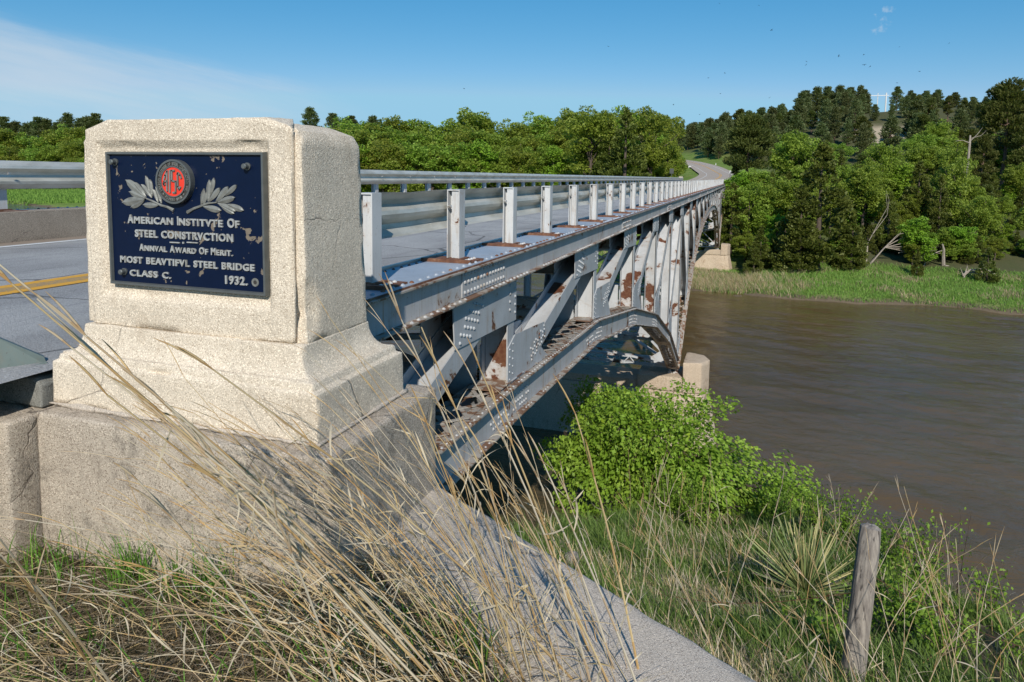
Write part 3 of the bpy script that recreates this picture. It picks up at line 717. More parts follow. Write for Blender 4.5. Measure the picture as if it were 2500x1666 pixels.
v = [(a, 2.4505, b_) for a, b_ in O]+[(a, YP-.009, b_) for a, b_ in Md]+[(a, YP-.009, b_) for a, b_ in [(qx0+bw-.004, qz0+bw-.004), (qx1-bw+.004, qz0+bw-.004), (qx1-bw+.004, qz1-bw+.004), (qx0+bw-.004, qz1-bw+.004)]]+[(a, YP+.003, b_) for a, b_ in I]
fs = [(4*r+i, 4*r+(i+1) % 4, 4*r+4+(i+1) % 4, 4*r+4+i) for r in range(3) for i in range(4)]
mb.add(v, fs); sub('border', mb, M['dpewter'], fix=False)
YT = YP+.0035       # enamel face is YP+.004
def z1(x, y): return atY(x*.6378, 250+y*.6378, YP)
def z2(x, y): return atY(280+x*.1615, 360+y*.1615, YP)
txt_meshes = []
def text_verts(s, offset=.0, ext=.5):
    cu = bpy.data.curves.new('t', 'FONT'); cu.body = s; cu.size = 1; cu.extrude = 0; cu.offset = offset; cu.resolution_u = 3; cu.space_character = 1.12
    ob = bpy.data.objects.new('t', cu); COL.objects.link(ob); bpy.context.view_layer.update()
    dg = bpy.context.evaluated_depsgraph_get(); me = bpy.data.meshes.new_from_object(ob.evaluated_get(dg))
    V = np.array([tuple(v_.co) for v_ in me.vertices]); Fc = [tuple(p.vertices) for p in me.polygons]
    from collections import Counter
    ec = Counter()
    for f_ in Fc:
        for i in range(len(f_)): ec[tuple(sorted((f_[i], f_[(i+1) % len(f_)])))] += 1
    bd = []
    for f_ in Fc:
        for i in range(len(f_)):
            a, b_ = f_[i], f_[(i+1) % len(f_)]
            if ec[tuple(sorted((a, b_)))] == 1: bd.append((a, b_))
    bpy.data.objects.remove(ob); bpy.data.curves.remove(cu); bpy.data.meshes.remove(me)
    return V, Fc, bd
def add_text(mb, s, x0, x1, zb, h, depth=.006, mi=0, offset=.034, place=None):
    V, Fc, bd = text_verts(s, offset)
    mn, mx = V.min(0), V.max(0)
    capv = text_verts('H', offset)[0]; cb, ct = capv[:, 1].min(), capv[:, 1].max()
    sx_ = (x1-x0)/(mx[0]-mn[0]); sz_ = h/(ct-cb); n = len(V)
    X_ = x0+(V[:, 0]-mn[0])*sx_; Z_ = zb+(V[:, 1]-cb)*sz_
    fr = [(a, YT-depth, b_) for a, b_ in zip(X_, Z_)]; bk = [(a, YT+.001, b_) for a, b_ in zip(X_, Z_)]
    if place: fr = [place(*p) for p in fr]; bk = [place(*p) for p in bk]
    mb.add(fr+bk, [tuple(f_) for f_ in Fc]+[(a, a+n, b_+n, b_) for a, b_ in bd], mi)
mb = MB()
def tline(words, pl_, pr_, h, big=1.0):
    a, b_ = z1(*pl_), z1(*pr_); zb = (a[2]+b_[2])/2; x0, x1 = a[0], b_[0]; h = h*.6378*2.9/F_PX*1.03
    full = ' '.join(words); adv = text_verts(full)[0]; tot = adv[:, 0].max()-adv[:, 0].min()
    pos_ = 0
    ws = [text_verts(w_)[0][:, 0] for w_ in words]; wl = [w_.max()-w_.min() for w_ in ws]; sp_ = (tot-sum(wl))/max(1, len(words)-1)
    k_ = (x1-x0)/tot; x = x0
    for w_, L in zip(words, wl):
        if big > 1:
            f0 = text_verts(w_[0])[0][:, 0]; l0 = (f0.max()-f0.min())*k_
            add_text(mb, w_[0], x, x+l0*1.05, zb, h*big)
            if len(w_) > 1: add_text(mb, w_[1:], x+l0*1.05+.004, x+L*k_, zb, h)
        else: add_text(mb, w_, x, x+L*k_, zb, h)
        x += (L+sp_)*k_
tline(['AMERICAN', 'INSTITVTE', 'OF'], (490, 462), (917, 482), 28, 1.25)
tline(['STEEL', 'CONSTRVCTION'], (518, 514), (893, 536), 30)
tline(['ANNVAL', 'AWARD', 'OF', 'MERIT.'], (535, 567), (892, 590), 22, 1.25)
tline(['MOST', 'BEAVTIFVL', 'STEEL', 'BRIDGE'], (462, 612), (975, 648), 27)
tline(['CLASS', 'C.'], (498, 666), (655, 674), 26)
tline(['1932.'], (863, 697), (948, 700), 33)
for xa, xb in ((650, 688), (715, 757)):
    a, b_ = z1(xa, 536), z1(xb, 539); mb.box(a[0], b_[0], YT-.005, YT+.001, a[2]-.0025, a[2]+.0025)
a = z1(701, 538); mb.box(a[0]-.004, a[0]+.004, YT-.005, YT+.001, a[2]-.004, a[2]+.004)
sub('lettering', mb, M['letter'], fix=True)
# laurel branches
def leaf(mb, a, b_, wd, thick=.007):
    a = np.array((a[0], a[2])); b_ = np.array((b_[0], b_[2])); d = b_-a; L = np.linalg.norm(d); d /= L; n = np.array((-d[1], d[0])); k = 7; vs = []
    for i in range(k+1):
        t = i/k; w_ = wd*L*(max(0, sin(pi*min(1, t*.92+.04)))**.75)*(.6+.4*t)*(1-.95*max(0, t-.93)/.07 if t > .93 else 1)
        if i == k: w_ = .0006
        c_ = a+d*L*t
        for s_, yy in ((-1, YT-.003), (0, YT-thick), (1, YT-.003)):
            q = c_+n*w_*s_*.5; vs.append((q[0], yy, q[1]))
        q = c_-n*w_*.5; vs.append((q[0], YT+.001, q[1])); q = c_+n*w_*.5; vs.append((q[0], YT+.001, q[1]))
    fs = []
    for i in range(k):
        o_ = 5*i; fs += [(o_, o_+1, o_+6, o_+5), (o_+1, o_+2, o_+7, o_+6), (o_+3, o_, o_+5, o_+8), (o_+2, o_+4, o_+9, o_+7)]
    mb.add(vs, fs)
LL = [((470, 760), (165, 490)), ((468, 745), (285, 525)), ((475, 772), (215, 672)), ((455, 785), (115, 840)), ((450, 800), (245, 912)), ((560, 765), (402, 558)), ((530, 690), (467, 430)), ((562, 745), (530, 485)), ((655, 835), (577, 630)), ((705, 850), (622, 595)), ((660, 880), (428, 872))]
LR = [((1305, 880), (1350, 622)), ((1335, 880), (1397, 668)), ((1412, 820), (1430, 490)), ((1455, 715), (1497, 460)), ((1425, 822), (1592, 610)), ((1530, 825), (1717, 592)), ((1665, 735), (1845, 568)), ((1555, 835), (1818, 760)), ((1700, 862), (1948, 957)), ((1560, 850), (1825, 968)), ((1590, 875), (1803, 1005)), ((1340, 898), (1608, 960))]
for LS, stem in ((LL, ((893, 955), (800, 905), (700, 878), (570, 815), (465, 770))), (LR, ((1100, 985), (1200, 925), (1290, 893), (1400, 850), (1540, 835)))):
    mb = MB()
    for a, b_ in LS: leaf(mb, z2(*a), z2(*b_), .36)
    pts = [z2(*q) for q in stem]; mb.tube([(q[0], YT-.002, q[2]) for q in pts], [.009, .006, .0055, .005, .003], 6)
    sub('laurel_branch', mb, M['pewter'])
# medallion
mc = z2(937, 520); mr = (z2(937, 185)[2]-z2(937, 855)[2])/2
def disc(mb, r, ya, yb, mi=0, n=48): mb.prism([(mc[0]+r*cos(2*pi*i/n), mc[2]+r*sin(2*pi*i/n)) for i in range(n)], 'Y', ya, yb, mi)
def ring(mb, r0, r1, ya, yb, mi=0, n=48):
    vs = []; fs = []
    for i in range(n):
        a = 2*pi*i/n; c_, s_ = cos(a), sin(a)
        for r, y in ((r0, yb), (r0, ya), (r1, ya), (r1, yb)): vs.append((mc[0]+r*c_, y, mc[2]+r*s_))
    for i in range(n):
        for j in range(3): fs.append((4*i+j, 4*((i+1) % n)+j, 4*((i+1) % n)+j+1, 4*i+j+1))
    mb.add(vs, fs, mi)
mb = MB(); B_ = YT-.020
disc(mb, mr, B_, YT+.001, 0); disc(mb, mr*.90, B_-.001, B_, 1); disc(mb, mr*.655, B_-.003, B_-.001, 2)
ring(mb, mr*.91, mr*1.0, B_-.006, B_); ring(mb, mr*.655, mr*.71, B_-.006, B_-.0005)
msg = 'AMERICAN INSTITUTE OF STEEL CONSTRUCTION INC.'
def circ(mb, s, a0, a1, rr, hh, flip=False):
    for i, ch in enumerate(s):
        if ch == ' ': continue
        a = a0+(a1-a0)*i/(len(s)-1)
        def place(x, y, z, a=a):
            if not flip: tx, tz = (sin(a), cos(a)), (cos(a), -sin(a)); px_ = mc[0]+tx[0]*rr+tz[0]*x+tx[0]*z; pz = mc[2]+tx[1]*rr+tz[1]*x+tx[1]*z
            else: px_ = mc[0]+sin(a)*rr-cos(a)*x-sin(a)*z; pz = mc[2]+cos(a)*rr+sin(a)*x-cos(a)*z
            return (px_, B_-.001+(y-YT), pz)
        w_ = .0028 if ch in 'I.' else .0066
        add_text(mb, ch, -w_/2, w_/2, -hh/2, hh, .0035, 3, .01, place)
circ(mb, msg, radians(-122), radians(122), mr*.805, mr*.14)
circ(mb, 'FOUNDED 1921', radians(212), radians(148), mr*.805, mr*.13, True)
for a in (radians(-134), radians(134)):
    cx_, cz_ = mc[0]+mr*.8*sin(a), mc[2]+mr*.8*cos(a)
    mb.prism([(cx_+(.006 if i % 2 == 0 else .0026)*sin(i*pi/5), cz_+(.006 if i % 2 == 0 else .0026)*cos(i*pi/5)) for i in range(10)], 'Y', B_-.0045, B_-.001, 3)
# monogram A I S C drawn as strokes
def mg(mb, pts, w_=.0075):
    P = [z2(*p) for p in pts]
    P = [(mc[0]+(p[0]-mc[0])*.96, B_-.006, mc[2]+(p[2]-mc[2])*.96) for p in P]
    for a, b_ in zip(P[:-1], P[1:]): mb.bar(a, b_, w_, .006, (0, -1, 0), 3)
    for p in P[1:-1]: mb.tube([(p[0], B_-.009, p[2]), (p[0], B_-.003, p[2])], w_/2, 8, 3)
mg(mb, [(815, 560), (800, 570), (795, 545), (805, 520), (850, 505)]); mg(mb, [(850, 505), (850, 670)]); mg(mb, [(797, 500), (820, 420), (850, 350), (850, 505)])
mg(mb, [(893, 335), (893, 690)])
mg(mb, [(968, 345), (925, 345), (925, 505), (985, 515), (985, 690), (938, 690)])
mg(mb, [(1070, 470), (1055, 420), (1020, 380), (1012, 400), (1020, 600), (1035, 640), (1060, 600)])
sub('medallion', mb, [M['dpewter'], M['black'], M['red'], M['pewter']])
for (x, y) in ((432, 226), (938, 243), (468, 645)):
    p = z1(x+8, y+3); mb = MB()
    mb.tube([(p[0], YT+.001, p[2]), (p[0], YT-.026, p[2]), (p[0], YT-.030, p[2])], [.0125, .0125, .009], 18); mb.tube([(p[0], YT+.001, p[2]), (p[0], YT-.006, p[2])], .0165, 18)
    sub('bolt', mb, M['dpewter'])
p = z1(975, 690); mb = MB(); mb.tube([(p[0], YT+.001, p[2]), (p[0], YT-.001, p[2])], .019, 14, 0); mb.tube([(p[0], YT, p[2]), (p[0], YT-.0018, p[2])], .009, 12, 1); sub('bolt_hole', mb, [M['pewter'], M['black']])
# ---- abutment block, ledge, wing wall
ab = MB(); ab.prism([(2.235, -3.2), (3.25, -3.2), (3.25, -1.13), (2.235, -1.13)], 'X', -3.085, -1.50)
me = ab.mesh('bridge_abutment', M['plinth']); roughen(me, .05, .003, .014, .012, 5)
tag(link('bridge_abutment', me), 'weathered brown concrete block carrying the plaque pillar', 'abutment')
ab = MB(); ab.box(-9.6, -3.1, 2.95, 3.24, -4, -1.05); ab.box(-9.6, -1.52, 3.20, 3.32, -6.5, -2.6)
me = ab.mesh('abutment_wall', M['plinth']); tag(link('abutment_wall', me), 'dark concrete wall under the near end of the bridge deck', 'wall')
ab = MB(); ab.prism([(1.3, -3.2), (2.80, -3.2), (2.80, -1.09), (1.3, -1.16)], 'X', -6, -3.105)
ab.v = [(x, y+(0 if y > 1.5 else 0), z) for x, y, z in ab.v]
# left block front stands ahead of the abutment
ab = MB(); ab.box(-6.2, -3.10, 2.11, 2.80, -3.2, -1.15)
me = ab.mesh('retaining_wall', M['plinth']); roughen(me, .05, .004, .016, .014, 6)
tag(link('retaining_wall', me), 'brown concrete wall end left of the pillar block at the photo edge', 'wall')
ab = MB(); ab.prism([(-6.2, -1.145), (-3.13, -1.145), (-3.13, -1.03), (-3.17, -1.0), (-6.2, -1.0)], 'Y', 2.30, 2.78)
me = ab.mesh('concrete_ledge', M['ledge']); roughen(me, .05, .005, .012, .012, 7)
tag(link('concrete_ledge', me), 'dark grey concrete ledge beside the road left of the pillar', 'ledge')
ge = MB()
a0 = atX(-20, 818, -3.45); a1 = atX(108, 872, -3.30); a2 = atX(116, 893, -3.27); a3 = atX(-20, 932, -3.36)
A = [np.array(q) for q in (a0, a1, a2, a3)]
off = np.array((-.03, .02, 0))
ge.add([A[0], A[1], A[2], A[3]]+[q+off for q in A], [(0, 1, 2, 3), (7, 6, 5, 4), (0, 4, 5, 1), (1, 5, 6, 2), (2, 6, 7, 3), (3, 7, 4, 0)])
ge.tube([A[3]+(0.01, -.01, .012), A[2]+(0.01, -.01, .012)], .014, 8)
gend = MB()
o = ge.obj('guardrail_end_shoe', [M['shoe']]); tag(o, 'low grey green steel rail end shoe on the ledge left of the pillar', 'rail end')
# sloping wing wall slab: horizontal top, running out to the right of the abutment
zs = -1.68; P0 = np.array((-1.50, 3.26)); dr = np.array((.862, -.507)); nr = np.array((-.507, -.862))
WD = .60
pw = [P0, P0+dr*6.5, P0+dr*6.5+nr*WD, P0+nr*WD-dr*1.0]
mb = MB(); mb.prism([tuple(q) for q in pw], 'Z', -3.4, zs); me = mb.mesh('wing_wall', M['slab']); roughen(me, .07, .003, .012, .008, 8)
tag(link('wing_wall', me), 'pale flat topped concrete wing wall running from the pillar block toward the lower right', 'wall')
# ---- piers
def pier(y, label, rise=0.):
    o = empty('bridge_pier', (-5.5, y, -11), label, 'bridge pier')
    mb = MB(); zt = -8.32
    # body: long wall flaring downwards
    def ringv(z, f): return [(-9.75-f, y-.75-f, z), (-1.95, y-.75-f, z), (-1.2+f, y-.55-f, z), (-.95+f*1.3, y+.0, z), (-1.2+f, y+.75+f, z), (-1.95, y+1.0+f, z), (-9.75-f, y+1.0+f, z)]
    R = [ringv(-12.3, .62), ringv(zt-.35, 0), ringv(zt-.35, 0)]
    vs = R[0]+R[1]; n = 7; mb.add(vs, [(i, (i+1) % n, n+(i+1) % n, n+i) for i in range(n)]+[tuple(range(n))[::-1], tuple(range(n, 2*n))])
    me = mb.mesh('pier_body', M['pier']); roughen(me, .35, .01, .02, 0, 9); link('pier_body', me, o)
    for xa, xb in ((-3.75, -1.95), (-9.7, -7.9)):
        mb = MB(); mb.box(xa, xb, y-.80, y+1.05, zt-.33, -7.98-.08); me = mb.mesh('bearing_block', M['pier']); roughen(me, .2, .006, .03, .02, 10); link('bearing_block', me, o)
    mb = MB(); mb.box(-7.88, -3.77, y-.70, y+.9, zt-.33, zt-.02); me = mb.mesh('pier_wall', M['pier']); link('pier_wall', me, o)
    mb = MB(); mb.prism([(-1.93, y-.83), (-1.22, y-.62), (-.93, y+.05), (-1.2, y+.8), (-1.93, y+1.08)], 'Z', zt-.34, -7.42); me = mb.mesh('cutwater', M['pier']); roughen(me, .2, .008, .03, .03, 11); link('cutwater', me, o)
    for x in (XR_O-.05, XR_I+.05, XL_I-.05, XL_O+.05):
        mb = MB(); mb.box(x-.09, x+.09, y-.22, y+.22, -8.06, -8.0); mb.prism([(y-.16, -8.0), (y+.16, -8.0), (y+.07, -7.82), (y-.07, -7.82)], 'X', x-.03, x+.03); link('bearing', mb.mesh('bearing', M['member']), o)
    return o
pier(NODES[6][0], 'nearer concrete bridge pier with raised cutwater behind the bright green bush')
pier(NODES[18][0], 'farther tan concrete bridge pier standing on the grassy far bank')
for i in (0, 1):
    yy = Y_END+.5
fa = MB(); fa.box(-9.8, -1.6, Y_END+.1, Y_END+1.3, -6, -1.07); tag(fa.obj('far_abutment', [M['pier']]), 'concrete abutment under the far end of the bridge', 'abutment')
for (xx, lab) in ((-9.0, 'small white concrete post at the far end of the distant guardrail'), (-2.1, 'small pale concrete post where the near guardrail ends far away')):
    e = empty('end_post', (xx, Y_END+1.5, -1), lab, 'post'); mb = MB(); mb.box(xx-.4, xx+.4, Y_END+1.5, Y_END+1.9, -1.05, -.75 if xx > -5 else -.8); mb.box(xx-.3, xx+.3, Y_END+1.55, Y_END+1.85, -.748, -.2 if xx > -5 else .2)
    mb.obj('shaft', [M['slab']], e)
# ================================================================ road
RC = [(-5.46, -12, -.925), (-5.46, 60, -.925), (-5.46, Y_END, -.925)]
for (x, y, Z) in ((1757, 430, 132), (1743, 419, 152), (1712, 404, 178), (1665, 392.5, 214), (1600, 386, 255), (1500, 381, 300), (1380, 378, 350)):
    q = ray(x, y)*Z; RC.append(tuple(q))
RC = np.array(RC)
def cr_path(P, n=14):
    out = []
    for i in range(len(P)-1):
        p0, p1, p2, p3 = P[max(i-1, 0)], P[i], P[i+1], P[min(i+2, len(P)-1)]
        for t in np.linspace(0, 1, n, endpoint=False):
            if i < 2: out.append(p1+(p2-p1)*t)
            else: out.append(.5*((2*p1)+(-p0+p2)*t+(2*p0-5*p1+4*p2-p3)*t*t+(-p0+3*p1-3*p2+p3)*t**3))
    out.append(P[-1]); return np.array(out)
RP = cr_path(RC)
def strip(name, o0, o1, dz, m, y0=None, y1=None, n_across=2, pts=None, crown=True):
    P = RP if pts is None else pts
    if y0 is not None: P = P[(P[:, 1] >= y0)]
    if y1 is not None: P = P[(P[:, 1] <= y1)]
    V = []; F = []; k = len(P); offs = np.linspace(o0, o1, n_across)
    for i, p in enumerate(P):
        d = P[min(i+1, k-1)]-P[max(i-1, 0)]; d[2] = 0; d /= np.linalg.norm(d); rt = np.array((d[1], -d[0], 0))
        for o_ in offs:
            q = p+rt*o_; z = p[2]+dz - .015*o_ - (.004*abs(o_)); V.append((q[0], q[1], z))
    for i in range(k-1):
        for j in range(n_across-1): a = i*n_across+j; F.append((a, a+1, a+n_across+1, a+n_across))
    me = bpy.data.meshes.new(name); me.from_pydata(V, [], F); me.materials.append(m); me.update()
    o = bpy.data.objects.new(name, me); COL.objects.link(o); o['kind'] = 'structure'; return o
dens = []
for a, b_ in zip(RP[:-1], RP[1:]): 
    L = np.linalg.norm(b_-a); nn = max(1, int(L/3)); dens += [a+(b_-a)*t for t in np.linspace(0, 1, nn, endpoint=False)]
RPD = np.array(dens+[RP[-1]])
RA = np.array([(-5.46, y_, -.925) for y_ in np.linspace(-12, 3.22, 12)]); RB = np.array([(-5.46, y_, -.925) for y_ in np.linspace(3.22, Y_END+.1, 60)])
strip('road', -2.9, 2.325, 0, M['asphalt'], n_across=3, pts=RA); strip('road', -2.9, 2.66, 0, M['asphalt'], n_across=3, pts=RB)
strip('road', -4.0, 4.0, -.002, M['asphalt'], y0=Y_END, n_across=3, pts=RPD)
strip('road_line', -.02, .085, .005, M['yellow'], pts=RPD); strip('road_line', .088, .232, .005, M['yellow_worn'], pts=RPD, y1=40); strip('road_line', .235, .345, .005, M['yellow'], pts=RPD)
strip('road_line', -2.56, -2.46, .005, M['white'], pts=RPD)
strip('road_line', 2.40, 2.50, .005, M['white'], pts=RPD, y0=6)
# ================================================================ ground and water
def vn(x, y, s=1., seed=0):
    x = x*s+seed*3.1; y = y*s+seed*1.7
    return (np.sin(x*1.3+.7*np.sin(y*1.1+2))+np.sin(y*1.7-1.1*np.sin(x*.8))+.5*np.sin(x*3.1+y*2.3)+.5*np.sin(x*2.2-y*3.7+1))/3
def sstep(a, b_, v): t = np.clip((v-a)/(b_-a), 0, 1); return t*t*(3-2*t)
def gau(x, y, cx_, cy_, sx_, sy_): return np.exp(-((x-cx_)/sx_)**2/2-((y-cy_)/sy_)**2/2)
WATER = -10.8
def shore_far(x): return np.where(x > 0, 66.3-.00*x, 66.3-.40*x)+1.1*vn(x, x*0, .35)
def shore_near(x): return np.interp(x, [-60, -10, -1, 1.2, 2.2, 3, 5, 10, 20, 60], [46, 27, 25, 23.5, 19, 15.5, 11, 5, -2, -30])
def Hh(x, y):
    x = np.asarray(x, float); y = np.asarray(y, float)
    # near bank
    yl = 3.26-(x+1.5)*.588; yl = np.where(x < -1.5, 3.3, yl)
    ysn = np.maximum(shore_near(x), yl+4)
    w = (y-yl)/(ysn-yl)
    f1 = np.interp(w, [0, .1, .3, .5, .8, 1, 1.25], [0, .12, .35, .54, .83, 1, 1.2])
    f2 = np.interp(w, [0, .1, .25, .45, .62, .8, 1, 1.2], [0, .05, .14, .29, .48, .76, 1, 1.2])
    tx = sstep(-1.0, 3.2, x); f = f1*(1-tx)+f2*tx
    z0 = np.where(x < -1.5, -2.75, -2.0); top = -1.68+.02*vn(x, y, 2.1)-.13*sstep(-1.3, -2.6, x)
    near = np.where(w > 0, z0-(10.8+z0)*f+.06*vn(x, y, 1.3)+.03*vn(x, y, 4), np.where((x > -1.5) & (y > 2.2-0*x) , top, top))
    sdw = (x+1.5)*.507+(y-3.26)*.862; und = sstep(-WD+.02, -WD+.10, sdw)*(x > -1.7); top = top*(1-und)+(-1.95)*und
    tb = sstep(-.02, .03, w); near = top*(1-tb)+near*tb
    # far bank
    s = y-shore_far(x); pz = sstep(-17, -12, x)*sstep(5, -.5, x)*(y < 100); s = np.where(pz > 0, np.where(s < 16, s*(1-pz*.92), s-16*pz*.92*np.clip((34-s)/18, 0, 1)), s)
    fb = -10.8+np.interp(s, [-3, 0, .8, 6, 11, 17, 30, 60, 120, 300], [-1.4, 0, .4, .9, 1.35, 2.4, 4.6, 7.0, 9.0, 13.0])+.12*vn(x, y, .8)
    left = sstep(-20, -70, x); fl = -10.8+np.interp(s, [-3, 0, .8, 20, 120, 260], [-1.4, 0, .5, 1.5, 4.0, 8.0]); fb = fb*(1-left)+fl*left
    hill = 19*gau(x, y, 48, 285, 50, 55)+15*gau(x, y, 135, 250, 60, 60)+19*gau(x, y, -25, 385, 60, 50)+30*gau(x, y, -420, 480, 260, 60)+22*gau(x, y, -130, 560, 140, 60)
    fb = fb+hill*sstep(10, 60, s)
    # embankment of the road
    dmin = np.full(x.shape, 1e9); zr = np.zeros(x.shape)
    for q in RPD[RPD[:, 1] > 88][::2]:
        d = np.hypot(x-q[0], y-q[1]); m_ = d < dmin; dmin = np.where(m_, d, dmin); zr = np.where(m_, q[2], zr)
    e = sstep(15, 5.2, dmin)*sstep(101, 110, y); fb = fb*(1-e)+(zr-.22)*e
    return np.where(y > 40, fb, near)
def axis(*seg):
    out = []
    for a, b_, st in seg: out += list(np.arange(a, b_, st))
    return np.array(out+[seg[-1][1]])
gx = axis((-900, -200, 25), (-200, -60, 6), (-60, -8, 2.), (-8, 12, .25), (12, 60, 1.5), (60, 240, 6), (240, 700, 40))
gy = axis((-40, 0, 4), (0, 30, .25), (30, 62, 3), (62, 130, 1.2), (130, 420, 5), (420, 1200, 30))
GX, GY = np.meshgrid(gx, gy); GZ = Hh(GX, GY)
GZ[(GX < -3.15) & (GY > 2.3) & (GY < 3.2) & (GX > -9.6)] = -3.2
nx_, ny_ = len(gx), len(gy)
me = bpy.data.meshes.new('ground'); V = np.stack([GX, GY, GZ], -1).reshape(-1, 3)
ii = np.arange(nx_*ny_).reshape(ny_, nx_); Fq = np.stack([ii[:-1, :-1], ii[:-1, 1:], ii[1:, 1:], ii[1:, :-1]], -1).reshape(-1, 4)
me.vertices.add(len(V)); me.vertices.foreach_set('co', V.astype(np.float32).ravel())
me.loops.add(Fq.size); me.loops.foreach_set('vertex_index', Fq.astype(np.int32).ravel()); me.polygons.add(len(Fq))
me.polygons.foreach_set('loop_start', np.arange(0, Fq.size, 4, dtype=np.int32)); me.polygons.foreach_set('loop_total', np.full(len(Fq), 4, np.int32)); me.polygons.foreach_set('use_smooth', np.ones(len(Fq), bool))
def march(px_, py_, lo=60, hi=420):
    r_ = ray(px_, py_)
    for Z in np.arange(lo, hi, 1.0):
        q = r_*Z
        if q[2] < Hh(q[0], q[1]): return q
    return r_*hi
SAND = [march(2112, 328), march(2130, 322), march(2212, 326), march(2150, 336), march(2160, 314), march(30, 300, 200, 700), march(60, 300, 200, 700)]
sa = np.zeros(len(V)); 
for k, q in enumerate(SAND):
    rad = 5.5 if k < 4 else (2.5 if k == 4 else 30)
    sa = np.maximum(sa, sstep(1.25, .8, np.hypot(V[:, 0]-q[0], (V[:, 1]-q[1])*.6)/rad+.3*vn(V[:, 0], V[:, 1], .5)))
sf = V[:, 1]-shore_far(V[:, 0]); wood = sstep(11, 15, sf+1.5*vn(V[:, 0], V[:, 1], .6))*sstep(-40, -10, V[:, 0])
dmn = np.full(len(V), 1e9)
for q in RPD[RPD[:, 1] > 100][::2]: dmn = np.minimum(dmn, np.hypot(V[:, 0]-q[0], V[:, 1]-q[1]))
wood *= sstep(14, 20, dmn)
tc = np.zeros((len(V), 4), np.float32); tc[:, 0] = sa; tc[:, 1] = wood*(V[:, 1] > 40); tc[:, 3] = 1
me.update(calc_edges=True); at_ = me.color_attributes.new('tint', 'FLOAT_COLOR', 'POINT'); at_.data.foreach_set('color', tc.ravel())
me.materials.append(M['ground']); tag(link('ground', me), kind='structure')
wx = axis((-900, -100, 20), (-100, -40, 2.), (-40, -12, .6), (-12, 40, .22), (40, 100, 1.5), (100, 700, 30)); wy = axis((3.4, 14, .6), (14, 72, .22), (72, 150, 1.5), (150, 420, 10))
WX, WY = np.meshgrid(wx, wy); WZ = np.zeros_like(WX); rg = np.random.default_rng(77)
for _ in range(46):
    wl = .75*(7.)**(rg.random()**1.5); an_ = rg.normal(1.15, .55); k_ = 2*pi/wl; ph_ = rg.uniform(0, 6.28); WZ += .0042*wl**.85*np.sin(k_*(WX*cos(an_)+WY*sin(an_))+ph_+.9*vn(WX, WY, .22, _))
amp_ = np.clip(.75+.55*vn(WX, WY, .09, 9)+.3*vn(WX, WY, .3, 3), .25, 1.5)*((WX > -100) & (WX < 100) & (WY < 150)); WZ = WATER+WZ*amp_
ii = np.arange(WX.size).reshape(WX.shape); Fq = np.stack([ii[:-1, :-1], ii[:-1, 1:], ii[1:, 1:], ii[1:, :-1]], -1).reshape(-1, 4)
wm = bpy.data.meshes.new('river'); wm.vertices.add(WX.size); wm.vertices.foreach_set('co', np.stack([WX, WY, WZ], -1).astype(np.float32).ravel())
wm.loops.add(Fq.size); wm.loops.foreach_set('vertex_index', Fq.astype(np.int32).ravel()); wm.polygons.add(len(Fq))
wm.polygons.foreach_set('loop_start', np.arange(0, Fq.size, 4, dtype=np.int32)); wm.polygons.foreach_set('loop_total', np.full(len(Fq), 4, np.int32)); wm.polygons.foreach_set('use_smooth', np.ones(len(Fq), bool))
wm.update(calc_edges=True); wm.materials.append(M['water']); tag(link('river', wm), kind='structure')
# ================================================================ trees
def unit(n):
    v = RNG.normal(size=(n, 3)); return v/np.linalg.norm(v, axis=1)[:, None]
def leafq(P, L, Wd, up=0.0, axis_=None):      # one quad per point, random orientation
    n = len(P); a = unit(n)
    if axis_ is not None: a = a*.55+axis_; a /= np.linalg.norm(a, axis=1)[:, None]
    nn = unit(n); nn[:, 2] = np.abs(nn[:, 2])+up; b_ = np.cross(nn, a); b_ /= (np.linalg.norm(b_, axis=1)[:, None]+1e-9)
    L = np.asarray(L).reshape(-1, 1)*np.ones((n, 1)); Wd = np.asarray(Wd).reshape(-1, 1)*np.ones((n, 1))
    return np.stack([P-a*L/2, P+b_*Wd/2+a*L*.05, P+a*L/2, P-b_*Wd/2+a*L*.05], 1)
def cloud(centers, radii, per, flat=1.0, shell=.5):
    out = []
    for c_, r in zip(centers, radii):
        n = int(per*(r**2)); u = unit(n)*(shell+(1-shell)*RNG.random((n, 1))**.5)*r; u[:, 2] *= flat; out.append(c_+u)
    return np.concatenate(out)
def limbs(mb, tips, base_z, trunk_top, r0, lean=(0, 0)):
    pts = [(lean[0]*t+.12*sin(4*t), lean[1]*t+.1*cos(3*t)-.1, trunk_top*t) for t in np.linspace(0, 1, 7)]
    mb.tube(pts, list(np.linspace(r0, r0*.25, 7)), 8)
    for tp in tips:
        t = min(.9, max(.15, (tp[2]*.62)/trunk_top)); b_ = np.array((lean[0]*t, lean[1]*t, trunk_top*t)); tp = np.array(tp); mid = (b_+tp)/2+np.array((0, 0, -.15))+RNG.normal(size=3)*.12
        mb.tube([b_, mid, tp], [r0*.38, r0*.2, .02], 5, cap=False)
MODELS = {}
